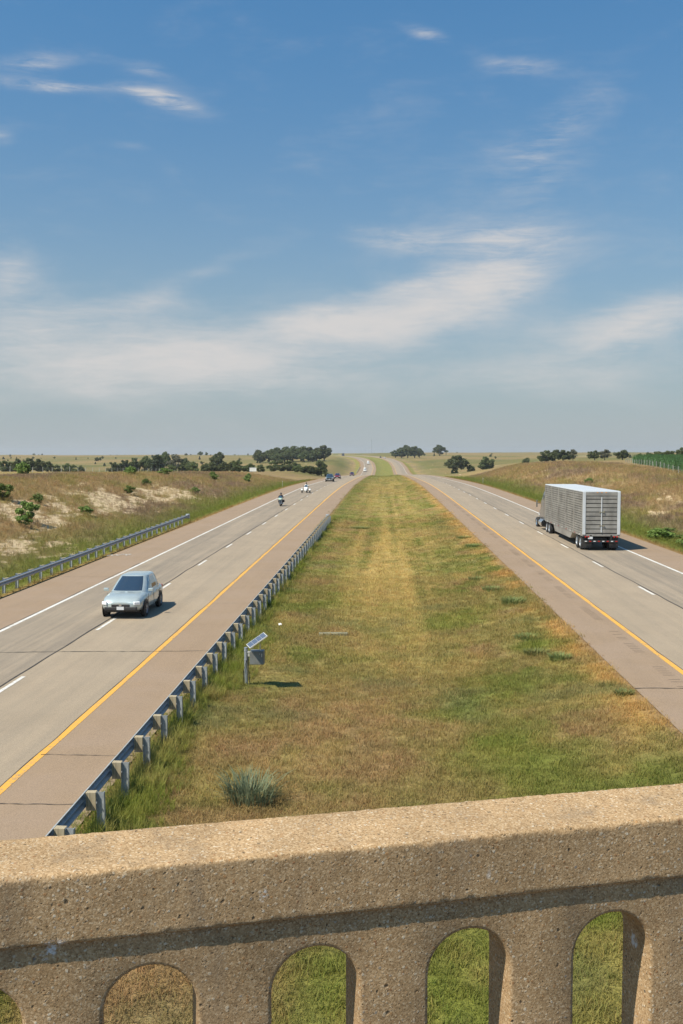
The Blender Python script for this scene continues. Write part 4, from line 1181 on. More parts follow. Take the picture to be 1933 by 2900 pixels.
# right verge and bank
xs, ys_, ss = [], [], []
for (a, b, dn, sc) in [(40, 90, 8.0, .62), (90, 160, 5.5, .78), (160, 330, 2.2, 1.0)]:
    x, y = field(20.15, 56, a, b, dn); xs.append(x); ys_.append(y); ss.append(np.full(len(x), sc))
X, Y, S = np.concatenate(xs), np.concatenate(ys_), np.concatenate(ss)
er_ = eroded(X, Y); keep = rg.uniform(0, 1, len(X)) > er_ * .70
S = S * np.where(X < 22, .5, 1) * np.where(er_ > .4, .6, 1)
tt = gcol(X, Y); tt = mixc(tt, np.tile(MAUVE, (len(X), 1)), np.clip(er_, 0, 1))
make_scatter('right_bank_grass', 'tall dry golden grass covering the right bank', X, Y, SEED + TALL[:1], S, keep=keep, tint=tt[keep], tintmul=1.25)


# corn behind the right fence line
def fence_x(y): return 41.5 + (y - 120) * .18
rows, ys2 = [], []
for y in np.arange(125, 405, .62):
    d = np.concatenate([np.arange(1.5, 16, .5), np.arange(16, 62, 1.3)])
    if y > 318: d = d[d > (y - 318) * .9]
    rows.append(fence_x(y) + d + rg.uniform(-.12, .12, len(d))); ys2.append(np.full(len(d), y) + rg.uniform(-.15, .15, len(d)))
X, Y = np.concatenate(rows), np.concatenate(ys2); n = len(X)
s = rg.uniform(.95, 1.22, n)
o = scatter('corn_crop', 'dense green field of standing corn behind the wire fence', 'corn', [corn_mesh(k) for k in range(4)], np.stack([X, Y, ground(X, Y)], -1),
            np.stack([rg.normal(0, .05, n), rg.normal(0, .05, n), rg.uniform(0, 6.28, n)], -1), np.stack([s, s, s], -1), np.tile((.1, .2, .05), (n, 1)), rg.randint(0, 4, n))


# ------------------------------------------------------------------ wire fences, posts, sign, masts
M['tpost'] = pmat('fence_post', (.42, .42, .38), .7, .2, build=grime(4, .3))
def fence(label, pts, hgt, mat):
    r = empty('wire_fence', (pts[0][0], pts[0][1], gz(*pts[0]))); tag(r, label, 'fence', 'wire fences beside the motorway')
    im = Matrix.Translation(r.location).inverted()
    pm = None
    tops = []
    for x, y in pts:
        z = gz(x, y)
        if pm is None:
            b_ = MB(); b_.box((0, 0, hgt / 2 - .2), (.07, .07, hgt + .4)); b_.box((0, -.05, hgt * .5), (.12, .02, hgt * .8)); po = b_.build('post', mat, r); pm = po.data
        else:
            po = bpy.data.objects.new('post', pm); COL.objects.link(po); po.parent = r
        po.location = im @ Vector((x, y, z)); po.rotation_euler = (random.uniform(-.05, .05), random.uniform(-.05, .05), random.uniform(-.3, .3)); tops.append(Vector((x, y, z)))
    for h in (.35, .7, 1.0, 1.25):
        b_ = MB(); b_.tube([im @ (t + Vector((0, 0, h))) for t in tops], .008, 4); b_.build('wire', M['zinc'], r)
    return r
fence('wire fence on steel posts along the top of the left bank', [(-78 - .03 * (y - 150), y) for y in np.arange(150, 430, 7.5)], 1.4, M['tpost'])
fence('wire fence on pale posts in front of the cornfield', [(fence_x(y), y) for y in np.arange(118, 336, 8.5)], 1.5, M['tpost'])

M['delin'] = pmat('delineator', (.35, .33, .25), .6)
for x, y, lab in [(-20.6, 203, 'thin brown delineator post beside the oncoming motorcycles'), (21.4, 215, 'thin delineator post at the right shoulder beyond the truck')]:
    r = empty('delineator_post', (x, y, gz(x, y))); tag(r, lab, 'post', 'roadside delineator posts')
    mb = MB(); mb.box((0, 0, .6), (.09, .03, 1.4)); mb.build('stake', M['delin'], r)
    mb = MB(); mb.box((0, -.022, 1.2), (.08, .008, .14)); mb.build('reflector', M['plate'], r)

x, y = -52.5, 400.0
r = empty('field_sign', (x, y, gz(x, y)), .05); tag(r, 'blank white board standing among bushes behind the tan bank', 'sign')
zb = .40 - gz(x, y); mb = MB(); mb.box((0, 0, zb + .78), (2.75, .06, 1.55)); mb.build('board', M['white'], r, bevel=.01)
for dx in (-1.0, 1.0):
    mb = MB(); mb.box((dx, .09, zb * .5 + .4), (.10, .10, zb + 1.8)); mb.build('post', M['wood'], r)
for dz in (.06, 1.5):
    mb = MB(); mb.box((0, -.04, zb + dz), (2.8, .03, .09)); mb.build('batten', M['plate'], r)

for x, y, h, rad, lab in [(-35.6, 3000, 52, .55, 'tallest thin radio mast on the horizon above the bend'), (-53, 3000, 25, .30, 'short faint mast left of the tallest one'), (-43, 3000, 20, .25, 'faintest mast close beside the tallest one'), (-2.5, 3000, 30, .28, 'thin mast right of the tallest one')]:
    g = gz(x, y); r = empty('radio_mast', (x, y, g)); tag(r, lab, 'mast', 'radio masts on the horizon')
    top = 10 + h - 10 - g if False else h - g
    for k in range(3):
        a = 2.094 * k; mb = MB(); mb.tube([(rad * math.cos(a), rad * math.sin(a), -1), (rad * math.cos(a), rad * math.sin(a), top)], rad * .28, 5); mb.build('leg', M['zinc'], r)
    mb = MB()
    for k in range(int(top / 1.6)):
        a = 2.094 * k; b_ = a + 2.094
        mb.tube([(rad * math.cos(a), rad * math.sin(a), k * 1.6), (rad * math.cos(b_), rad * math.sin(b_), k * 1.6 + 1.6)], rad * .16, 4)
    mb.build('bracing', M['zinc'], r)


# ------------------------------------------------------------------ vehicles (nose along +Y, origin on the ground)
def rounded_ring(y, w_, zb, zt, crown=.02):
    hz = zt - zb
    half = [(.0, zb), (.72 * w_, zb), (.93 * w_, zb + .10 * hz), (1.0 * w_, zb + .38 * hz), (.985 * w_, zb + .68 * hz), (.93 * w_, zb + .90 * hz), (.80 * w_, zt), (.4 * w_, zt + crown * .8), (0, zt + crown)]
    return [Vector((x, y, z)) for x, z in half] + [Vector((-x, y, z)) for x, z in half[-2:0:-1]]


def wheel(parent, x, y, r, wd, rim=.62, n=22, rmat=None):
    s = 1 if x > 0 else -1
    mb = MB(); h = wd / 2
    mb.lathe([(-h, r * rim), (-h * .95, r * .9), (-h * .6, r), (h * .6, r), (h * .95, r * .9), (h, r * rim)], (0, 0, 0), 'X', n)
    t = mb.build('wheel', M['rubber'], parent, smooth=True, loc=(x, y, r))
    mb = MB(); e = s * h
    mb.lathe([(e * .55, .001), (e * .75, r * .14), (e * .45, r * .2), (e * .55, r * rim * .85), (e * .98, r * rim), (e * .2, r * rim * 1.01)], (0, 0, 0), 'X', n)
    for k in range(5):
        a = 2 * math.pi * k / 5; d = Vector((0, math.cos(a), math.sin(a)))
        mb.tube([Vector((e * .72, 0, 0)) + d * r * .1, Vector((e * .72, 0, 0)) + d * r * rim * .95], r * .07, 5)
    mb.build('rim', rmat or M['alloy'], t, smooth=True)
    return t


def panel(mb, a, b, c, d, inset=.08, off=.006, out=None):
    """glass pane inset in the quad a b c d (a,b bottom; c,d top)"""
    ctr = (a + b + c + d) / 4
    q = [p.lerp(ctr, inset) for p in (a, b, c, d)]
    n = (b - a).cross(d - a).normalized()
    if out is not None and n.dot(out) < 0: n = -n
    mb.quad(*[p + n * off for p in q])


def car(name, label, cat, loc, rz, paint, kind='suv', group='traffic on the motorway', lamps_on=False):
    r = empty(name, loc, rz); tag(r, label, cat, group)
    K = {'suv': dict(L=4.7, W=1.88, st=[(-2.34, .66, .50, .86), (-2.26, .86, .36, 1.00), (-1.7, .925, .26, 1.06), (-.2, .94, .24, 1.04), (.95, .93, .26, 1.02), (1.6, .91, .28, .97), (2.08, .85, .32, .86), (2.30, .66, .42, .70)],
                     gb=(-2.20, 1.30, .86), gr=(-1.70, .12, .62), zb=1.02, zr=1.64, wr=.35, wy=(-1.42, 1.42)),
         'sedan': dict(L=4.8, W=1.84, st=[(-2.4, .66, .50, .86), (-2.32, .84, .36, .98), (-1.7, .91, .24, 1.00), (-.2, .92, .22, .95), (.95, .91, .24, .93), (1.7, .89, .26, .86), (2.2, .82, .30, .72), (2.4, .62, .40, .60)],
                       gb=(-1.95, 1.15, .82), gr=(-1.05, .22, .60), zb=.95, zr=1.44, wr=.33, wy=(-1.45, 1.45)),
         'pickup': dict(L=5.8, W=2.0, st=[(-2.9, .80, .60, 1.10), (-2.86, .96, .50, 1.20), (-1.7, 1.0, .42, 1.22), (-.2, 1.0, .40, 1.22), (1.0, 1.0, .42, 1.22), (1.9, .98, .44, 1.18), (2.6, .95, .48, 1.08), (2.88, .82, .56, .96)],
                        gb=(-1.15, 1.35, .90), gr=(-.95, .55, .70), zb=1.20, zr=1.88, wr=.40, wy=(-1.75, 1.85)),
         'van': dict(L=6.4, W=2.2, st=[(-3.2, 1.02, .50, 1.30), (-3.15, 1.08, .40, 1.40), (-1.7, 1.1, .36, 1.40), (0, 1.1, .36, 1.40), (1.4, 1.1, .36, 1.40), (2.4, 1.08, .38, 1.34), (2.9, 1.02, .42, 1.15), (3.2, .84, .50, .95)],
                     gb=(-3.12, 2.45, 1.04), gr=(-3.05, 1.6, .94), zb=1.38, zr=2.95, wr=.37, wy=(-1.9, 2.05))}[kind]
    st = np.array(K['st']); ya = st[:, 0]; tt_ = np.concatenate([np.linspace(ya[i], ya[i + 1], 5)[:-1] for i in range(len(ya) - 1)] + [ya[-1:]])
    def cub(c):
        dd = np.diff(st[:, c]) / np.diff(ya); m_ = np.concatenate([[dd[0]], [0 if a_ * b_ <= 0 else 2 * a_ * b_ / (a_ + b_) for a_, b_ in zip(dd[:-1], dd[1:])], [dd[-1]]]); out = []
        for y in tt_:
            i = min(np.searchsorted(ya, y, side='right') - 1, len(ya) - 2); h_ = ya[i + 1] - ya[i]; q = (y - ya[i]) / h_
            out.append((2 * q ** 3 - 3 * q * q + 1) * st[i, c] + (q ** 3 - 2 * q * q + q) * h_ * m_[i] + (3 * q * q - 2 * q ** 3) * st[i + 1, c] + (q ** 3 - q * q) * h_ * m_[i + 1])
        return out
    mb = MB(); mb.loft([rounded_ring(*s_) for s_ in zip(tt_, cub(1), cub(2), cub(3))], 0, True)
    if kind == 'pickup':
        mb.box((.92, -2.0, 1.24), (.10, 1.7, .06)); mb.box((-.92, -2.0, 1.24), (.10, 1.7, .06)); mb.box((0, -2.83, 1.24), (1.8, .08, .06))
    body = mb.build('body', paint, r, smooth=True, auto=50)
    # greenhouse: one smooth shell, its glazed cells taken out as panes
    y0, y1, hw = K['gb']; q0, q1, hr = K['gr']; zb, zr = K['zb'], K['zr']; NP = 56; ex = 4.2
    lev = [(-.10, 0), (.10, 0), (.36, 0), (.62, 0), (.86, 0), (.97, 0)]
    def shell(t, k=1.0, dz=0.0):
        tb = t + .10 * math.sin(math.pi * min(max(t, 0), 1))          # panes bow outward a little
        a, b, h_ = y0 + (q0 - y0) * t, y1 + (q1 - y1) * t, hw + (hr - hw) * (2 * t - tb) * 1.0
        mid, ln = (a + b) / 2, (b - a) / 2; out = []
        for n_ in range(NP):
            an = 2 * math.pi * (n_ + .5) / NP; c_, s_ = math.cos(an), math.sin(an)
            fx, fy = math.copysign(abs(c_) ** (2 / ex), c_), math.copysign(abs(s_) ** (2 / ex), s_)
            out.append(Vector((h_ * k * fx, mid + ln * k * fy - .05 * (1 - abs(fx)) * 0, zb + (zr - zb) * t + dz)))
        return out
    rings = [shell(t) for t, _ in lev] + [shell(1.0, .965, .005), shell(1.0, .88, .025), shell(1.0, .60, .045), shell(1.0, .25, .052)]
    frame, panes = MB(), {'windshield': MB(), 'rear_window': MB()}
    sides = {}
    bp_ = {'suv': (-.05, -1.12), 'sedan': (.0, -1.15), 'pickup': (.12,), 'van': (1.30,)}[kind]
    nl = len(rings)
    for li in range(nl - 1):
        for n_ in range(NP):
            m_ = (n_ + 1) % NP; q = [rings[li][n_], rings[li][m_], rings[li + 1][m_], rings[li + 1][n_]]
            tgt = frame
            top_l = 5 if kind != 'van' else 3
            if 1 <= li < top_l:
                an = 2 * math.pi * (n_ + 1) / NP; gx, gy = abs(math.cos(an)) ** (2 * (ex - 1) / ex), abs(math.sin(an)) ** (2 * (ex - 1) / ex)
                yc = sum(v.y for v in q) / 4
                if gy > gx * 1.6: tgt = panes['windshield' if math.sin(an) > 0 else 'rear_window']
                elif gx > gy * 2.2 and not any(abs(yc - b_) < .07 for b_ in bp_) and not (kind == 'van' and yc < bp_[0]):
                    key = (math.cos(an) > 0, sum(yc > b_ for b_ in bp_)); tgt = sides.setdefault(key, MB())
            tgt.add(q, [(0, 1, 2, 3)])
    frame.add(rings[-1], [tuple(range(NP))])
    frame.build('cabin', paint, r, smooth=True, auto=50)
    for k_, b_ in panes.items():
        if b_.v: b_.build(k_, M['glass'], r, smooth=True, auto=50)
    for b_ in sides.values(): b_.build('side_window', M['glass'], r, smooth=True, auto=50)
    yf = K['st'][-1][0]; yr = K['st'][0][0]; wf = K['st'][-2][1]; zt = K['st'][-1][3]
    lmat = M['lamp']
    for s_ in (1, -1):
        mb = MB(); mb.box((s_ * wf * .80, yf - .11, zt - .02), (wf * .34, .22, .15), rot=-s_ * .55); mb.build('headlight', lmat, r, bevel=.03)
        mb = MB(); mb.box((s_ * K['st'][1][1] * .86, yr + .06, K['st'][1][3] - .16), (.20, .16, .22)); mb.build('taillight', M['tail'], r, bevel=.03)
        mb = MB(); mb.box((s_ * (hw + .16), y1 - .42, zb + .08), (.22, .12, .15)); mb.build('mirror', paint if kind != 'pickup' else M['black'], r, bevel=.03)
        for wy in K['wy']:
            mb = MB(); mb.lathe([(0, .001), (0, K['wr'] * 1.2)], (s_ * (K['W'] / 2 + .004), wy, K['wr']), 'X', 22); mb.build('wheel_arch', M['black'], r)
            wheel(r, s_ * (K['W'] / 2 - .10), wy, K['wr'], .24)
    mb = MB(); mb.box((0, yf - .03, zt - .14), (wf * .95, .12, .16)); mb.build('grille', M['black'], r, bevel=.02)
    mb = MB(); mb.box((0, yf - .06, K['st'][-1][2] + .02), (wf * 1.7, .20, .17)); mb.build('front_bumper', M['chrome'] if kind == 'pickup' else (M['black'] if kind == 'suv' else paint), r, bevel=.04)
    mb = MB(); mb.box((0, yr + .04, .50), (K['W'] * .86, .20, .18)); mb.build('rear_bumper', M['black'] if kind != 'pickup' else M['chrome'], r, bevel=.04)
    mb = MB(); mb.box((0, yf + .045, K['st'][-1][2] + .05), (.32, .01, .14)); mb.build('number_plate', M['plate'], r)
    mb = MB(); mb.box((0, 0, .30), (K['W'] * .78, K['L'] * .80, .14)); mb.build('underbody', M['black'], r)
    if kind != 'van':
        for s_ in (1, -1):
            for yy in ((-1.15, -.05, 1.0) if kind != 'pickup' else (-1.1, .12, 1.25)):
                mb = MB(); mb.box((s_ * (K['W'] / 2 - .002), yy, K['zb'] - .38), (.012, .014, .62)); mb.build('door_seam', M['black'], r)
    for s_ in (1, -1):
        mb = MB(); mb.box((s_ * wf * .72, yf - .035, K['st'][-1][2] + .03), (.20, .10, .09)); mb.build('fog_lamp', M['black'], r, bevel=.02)
        mb = MB(); mb.box((s_ * .36, y1 + .02, zb + .035), (.62, .016, .014), rot=s_ * .10); mb.build('wiper', M['black'], r)
    mb = MB(); mb.lathe([(.0, .001), (.0, .06), (.02, .065)], (0, yf + .035, zt - .10), 'Y', 14); mb.build('badge', M['chrome'], r)
    for s_ in (1, -1):
        for yy in ((-.5, .55) if kind in ('suv', 'sedan') else ((.1,))):
            mb = MB(); mb.box((s_ * (K['W'] / 2 - .015), yy - .25, K['zb'] - .13), (.03, .17, .03)); mb.build('door_handle', M['chrome'], r)
    return r


def on_road(x, y): return (x, y, float(np.interp(y, ROWS, PROF(ROWS))) + (R_UP if x - float(CURVE(y)) > 0 else 0) + .036)


P_silver = paintm('paint_pale_teal', (.50, .57, .57), .25, .35)
car('silver_car', 'pale silver-green car coming toward the overpass by the median guardrail', 'car', on_road(-11.5, 45.2), R(180), P_silver, 'suv')
car('pickup_truck', 'dark slate pickup with a chrome bumper coming on behind the motorcycles', 'pickup', on_road(-13.4, 250), R(180), paintm('paint_slate', (.045, .075, .09)), 'pickup')
car('red_suv', 'dark red sport utility car just behind the slate pickup', 'car', on_road(-13.9, 302), R(180), paintm('paint_red', (.16, .012, .016)), 'suv')
car('maroon_car', 'maroon car half over the crest, behind the red one', 'car', on_road(-13.3, 424), R(180), paintm('paint_maroon', (.09, .012, .03)), 'suv')
car('white_van', 'nearer of two white high-roofed vans in the dip', 'van', on_road(-14.2, 770), R(180), M['white'], 'van')
car('white_van', 'farther of two white high-roofed vans, entering the bend', 'van', on_road(-13.6, 900), R(182), M['white'], 'van')
car('black_car', 'black car going away up the right carriageway at the bend', 'car', on_road(-3.2, 1130), R(4), paintm('paint_black', (.015, .015, .016)), 'suv')
car('white_car', 'white car following the black one into the far bend', 'car', on_road(1.6, 1080), R(4), M['white'], 'sedan')


def lorry(loc, rz, label, name, detail=True, body_col=None, cab_col=None):
    """tractor with a slat-sided livestock trailer; rear face of the trailer at local y=0, nose along +Y"""
    r = empty(name, loc, rz); tag(r, label, 'truck', 'traffic on the motorway')
    al = body_col or M['alum']; Lt, W_, z0, z1 = 16.0, 2.58, 1.12, 4.08
    # inner dark walls seen between the slats
    mb = MB(); mb.box((0, Lt / 2, (z0 + z1) / 2), (W_ - .14, Lt - .12, z1 - z0 - .06)); mb.build('inner_wall', M['stockdark'], r)
    mb = MB(); mb.box((0, Lt / 2, z1 + .02), (W_ + .02, Lt + .04, .10)); mb.build('roof', M['roofal'], r, bevel=.03)
    mb = MB(); mb.box((0, Lt / 2, z0 - .04), (W_, Lt, .16)); mb.build('floor_rail', al, r, bevel=.01)
    mb = MB()
    mb.loft([[Vector((s * (W_ / 2 - .03), y, z)) for s, z in ((-1, zb_), (1, zb_), (1, z0), (-1, z0))] for y, zb_ in ((3.6, 1.10), (4.6, .52), (11.2, .52), (12.0, 1.10))], 0, True)
    mb.build('belly', al, r)
    nsl = 17; ph = (z1 - .05 - z0 - .04) / nsl
    for s in (-1, 1):
        for k in range(nsl):
            z = z0 + .05 + ph * (k + .5)
            mb = MB(); mb.box((s * (W_ / 2 - .025), Lt / 2, z), (.05, Lt - .16, ph * (.70 if k % 3 else .80)))
            mb.build('slat', al, r)
        for y in (.05, 3.2, 6.4, 9.6, 12.8, Lt - .05):
            mb = MB(); mb.box((s * (W_ / 2 + .006), y, (z0 + z1) / 2), (.05, .12, z1 - z0)); mb.build('side_post', al, r)
    # rear end: frame, roll door slats, lower bumper
    for s in (-1, 1):
        mb = MB(); mb.box((s * (W_ / 2 - .10), -.02, (z0 + z1) / 2), (.20, .08, z1 - z0)); mb.build('corner_post', M['roofal'], r, bevel=.01)
    mb = MB(); mb.box((0, -.02, z1 - .12), (W_ - .42, .08, .24)); mb.build('door_header', al, r)
    for k in range(9):
        z = z0 + .10 + (z1 - .3 - z0) * (k + .5) / 9
        mb = MB(); mb.box((0, -.005, z), (W_ - .44, .05, (z1 - .3 - z0) / 9 * .80)); mb.build('slat', al, r)
    mb = MB(); mb.box((.0, -.045, (z0 + z1) / 2 - .1), (.06, .05, z1 - z0 - .5)); mb.build('door_bar', M['roofal'], r)
    mb = MB(); mb.box((0, .02, .66), (W_ - .2, .12, .14)); mb.box((-.7, .05, .88), (.10, .10, .42)); mb.box((.7, .05, .88), (.10, .10, .42)); mb.build('rear_bumper', M['black'], r)
    for s in (-1, 1):
        for dx in (1.08, .88):
            mb = MB(); mb.lathe([(-.03, .001), (-.03, .055), (.0, .06)], (s * dx, -.06, .98), 'Y', 12); mb.build('taillight', M['tail'], r)
        mb = MB(); mb.box((s * .92, .25, .55), (.62, .02, .74)); mb.build('mud_flap', M['black'], r)
        for y in (.95, 2.20):
            wheel(r, s * 1.10, y, .51, .30, .56); wheel(r, s * .76, y, .51, .28, .56)
    mb = MB(); mb.box((0, 1.6, .74), (1.0, 2.4, .26)); mb.build('bogie', M['black'], r)
    for k in range(8):
        mb = MB(); mb.box((-1.05 + .3 * k, -.045, .66), (.15, .006, .06)); mb.build('reflector_tape', M['tail'] if k % 2 else M['plate'], r)
    for s in (-1, 1):
        for k in range(9):
            mb = MB(); mb.box((s * (W_ / 2 + .036), .9 + k * 1.7, z0 - .03), (.006, .3, .06)); mb.build('reflector_tape', M['tail'] if k % 2 else M['plate'], r)
    for z in (1.75, 2.7):
        mb = MB(); mb.box((.0, -.075, z), (.34, .03, .05)); mb.box((.16, -.09, z), (.05, .05, .14)); mb.build('door_latch', M['chrome'], r)
    for dx in (-.3, 0, .3):
        mb = MB(); mb.box((dx, -.065, z1 - .03), (.10, .02, .04)); mb.build('marker_lamp', M['amber'], r)
    mb = MB(); mb.box((-.75, -.06, .90), (.32, .012, .16)); mb.build('number_plate', M['plate'], r)
    # tractor
    T0 = Lt + .6
    mb = MB(); mb.box((0, T0 + .3, .95), (.95, 9.4 - 4.4, .28)); mb.build('chassis', M['black'], r)
    cc = cab_col
    mb = MB(); mb.loft([[Vector((s * w_, y, z)) for s, z in ((-1, zl), (1, zl), (1, zh * .86), (.84, zh), (-.84, zh), (-1, zh * .86))] for y, w_, zl, zh in ((T0 + .2, 1.10, 1.0, 3.5), (T0 + 1.9, 1.10, 1.0, 3.55), (T0 + 2.0, 1.05, 1.0, 3.1), (T0 + 3.3, 1.02, 1.0, 2.95), (T0 + 3.75, 1.0, 1.0, 2.0), (T0 + 5.6, .82, .95, 1.75), (T0 + 5.8, .62, .8, 1.45))], 0, True)
    mb.build('cab', cc, r, smooth=True, auto=35)
    for s in (-1, 1):
        mb = MB(); mb.tube([(s * 1.08, T0 + .9, .68), (s * 1.08, T0 + 2.5, .68)], .31, 14); mb.build('fuel_tank', M['chrome'], r, smooth=True)
        mb = MB(); mb.tube([(s * 1.15, T0 + .1, 1.2), (s * 1.15, T0 + .1, 3.95)], .075, 10); mb.build('exhaust_stack', M['chrome'], r, smooth=True)
        mb = MB(); mb.quad(Vector((s * 1.03, T0 + 2.15, 2.0)), Vector((s * 1.03, T0 + 3.2, 2.0)), Vector((s * 1.0, T0 + 3.1, 2.7)), Vector((s * 1.0, T0 + 2.15, 2.7))); mb.build('side_window', M['glass'], r)
        mb = MB(); mb.box((s * 1.38, T0 + 3.45, 2.3), (.10, .16, .62)); mb.box((s * 1.22, T0 + 3.45, 2.3), (.3, .04, .04)); mb.build('mirror', M['chrome'], r)
        wheel(r, s * 1.02, T0 + 4.9, .51, .30, .56, rmat=M['chrome'])
        for y in (T0 - 1.2, T0 - 2.5):
            wheel(r, s * 1.10, y, .51, .30, .56); wheel(r, s * .76, y, .51, .28, .56)
        mb = MB(); mb.lathe([(-.02, .001), (-.02, .14), (.05, .15)], (s * .68, T0 + 5.78, 1.15), 'Y', 12); mb.build('headlight', M['lamp'], r)
    mb = MB(); mb.quad(Vector((-.9, T0 + 3.36, 2.08)), Vector((.9, T0 + 3.36, 2.08)), Vector((.82, T0 + 3.40 - .05, 2.85)), Vector((-.82, T0 + 3.40 - .05, 2.85))); mb.build('windshield', M['glass'], r)
    mb = MB(); mb.box((0, T0 + 5.85, .62), (2.3, .16, .34)); mb.build('front_bumper', M['chrome'], r, bevel=.04)
    return r


M['alum'] = pmat('dull_aluminium', (.36, .345, .32), .5, .35, build=grime(.9, .4))
M['roofal'] = pmat('white_aluminium', (.62, .65, .68), .45, .2, build=grime(.8, .12))
M['stockdark'] = pmat('trailer_inside', (.17, .16, .145), .9, build=grime(2, .4))
lorry(on_road(15.12, 69.6), 0.0, 'silver slat-sided livestock trailer truck driving away in the outer right lane', 'livestock_truck', cab_col=paintm('paint_cab', (.035, .045, .06)))
yy = 1510.0
lorry((float(CURVE(yy)) - 14.3, yy, float(PROF(yy)) + .04), R(187), 'distant dark lorry at the top of the far bend', 'distant_lorry', body_col=pmat('dark_trailer', (.06, .06, .065), .6), cab_col=paintm('paint_cab_dark', (.03, .03, .04)))


# ------------------------------------------------------------------ riders
def rider(name, label, loc, rz, jacket, trousers, helmet, arms=.34, seat=.80, group='motorcyclists'):
    """one continuous skinned body, seated, arms forward to the grips"""
    J = {'pel': (0, -.30, seat + .04, .15), 'sp': (0, -.27, seat + .26, .145), 'ch': (0, -.20, seat + .46, .16), 'nk': (0, -.15, seat + .62, .06), 'hd': (0, -.11, seat + .76, .095), 'ht': (0, -.10, seat + .84, .08)}
    E_ = [('pel', 'sp'), ('sp', 'ch'), ('ch', 'nk'), ('nk', 'hd'), ('hd', 'ht')]
    for s, n in ((1, 'r'), (-1, 'l')):
        J['sh' + n] = (s * .20, -.17, seat + .52, .075); J['el' + n] = (s * (arms - .02), .05, seat + .33, .052); J['wr' + n] = (s * arms, .27, seat + .27, .036); J['pm' + n] = (s * arms, .345, seat + .275, .034)
        J['hp' + n] = (s * .11, -.26, seat + .02, .10); J['kn' + n] = (s * .25, .16, seat - .04, .075); J['an' + n] = (s * .23, .02, seat - .42, .05); J['to' + n] = (s * .24, .20, seat - .47, .045)
        E_ += [('ch', 'sh' + n), ('sh' + n, 'el' + n), ('el' + n, 'wr' + n), ('wr' + n, 'pm' + n), ('pel', 'hp' + n), ('hp' + n, 'kn' + n), ('kn' + n, 'an' + n), ('an' + n, 'to' + n)]
    keys = list(J)
    me = bpy.data.meshes.new('person'); me.from_pydata([J[k][:3] for k in keys], [(keys.index(a), keys.index(b)) for a, b in E_], [])
    o = bpy.data.objects.new(name, me); COL.objects.link(o)
    md = o.modifiers.new('skin', 'SKIN'); o.modifiers.new('sub', 'SUBSURF').levels = 1
    for i, k in enumerate(keys):
        me.skin_vertices[0].data[i].radius = (J[k][3], J[k][3]); me.skin_vertices[0].data[i].use_root = (k == 'pel')
    dg = bpy.context.evaluated_depsgraph_get(); dg.update()
    m2 = bpy.data.meshes.new_from_object(o.evaluated_get(dg)); o.modifiers.clear(); o.data = m2
    m2.materials.clear()
    for m_ in (jacket, trousers, M['skin'], M['black']): m2.materials.append(m_)
    for p in m2.polygons:
        c = p.center; p.use_smooth = True
        p.material_index = 2 if c.z > seat + .60 else (1 if (c.z < seat + .12 and c.y < .28) else 0)
        if c.z < seat - .36: p.material_index = 3
    o.location = loc; o.rotation_euler = (0, 0, rz); tag(o, label, 'person', group)
    mb = MB(); c = Vector((0, -.10, seat + .79))
    rings = []
    for t in np.linspace(-.75, 1, 9):
        z = .15 * t; rad = .14 * math.sqrt(max(0.002, 1 - t * t))
        rings.append([c + Vector((rad * .92 * math.cos(a), rad * 1.12 * math.sin(a), z)) for a in np.linspace(0, 2 * math.pi, 14, endpoint=False)])
    mb.loft(rings, 0, True); mb.build('helmet', helmet, o, smooth=True)
    mb = MB(); mb.quad(c + Vector((-.09, .150, -.05)), c + Vector((.09, .150, -.05)), c + Vector((.08, .152, .05)), c + Vector((-.08, .152, .05))); mb.build('visor', M['glass'], o)
    for s in (1, -1):          # gloved fingers closed round the grip, thumb from the side of the palm
        mb = MB()
        for k, L in enumerate((.070, .078, .074, .060)):
            x = s * (arms - .035 + .023 * k); z = seat + .285
            mb.tube([(x, .345, z), (x, .345 + L * .55, z + .006), (x, .345 + L * .72, z - .022), (x, .345 + L * .40, z - .042)], [.0095, .0092, .0085, .007], 6)
        mb.tube([(s * (arms - .045), .325, seat + .275), (s * (arms - .062), .355, seat + .255), (s * (arms - .045), .385, seat + .245)], [.011, .0095, .008], 6)
        mb.build('glove', M['black'], o, smooth=True)
    return o


M['skin'] = pmat('skin', (.55, .34, .25), .6)
M['jacket_dark'] = pmat('jacket_dark', (.03, .032, .035), .8)
M['jacket_pale'] = pmat('jacket_pale', (.62, .62, .60), .8)
M['jeans'] = pmat('jeans', (.04, .05, .075), .9)


def bike_wheel(r, x, y, rad, wd):
    mb = MB(); h = wd / 2
    mb.lathe([(-h * .8, rad * .72), (-h, rad * .86), (-h * .5, rad), (h * .5, rad), (h, rad * .86), (h * .8, rad * .72)], (0, 0, 0), 'X', 24)
    t = mb.build('wheel', M['rubber'], r, smooth=True, loc=(x, y, rad))
    mb = MB(); mb.lathe([(-h * .5, .04), (h * .5, .04)], (0, 0, 0), 'X', 12); mb.lathe([(-h * .6, rad * .70), (h * .6, rad * .70), (h * .6, rad * .76), (-h * .6, rad * .76), (-h * .6, rad * .70)], (0, 0, 0), 'X', 24)
    for k in range(7):
        a = 2 * math.pi * k / 7; mb.tube([(0, .03 * math.cos(a), .03 * math.sin(a)), (0, rad * .74 * math.cos(a), rad * .74 * math.sin(a))], .012, 5)
    mb.build('rim', M['alloy'], t, smooth=True)


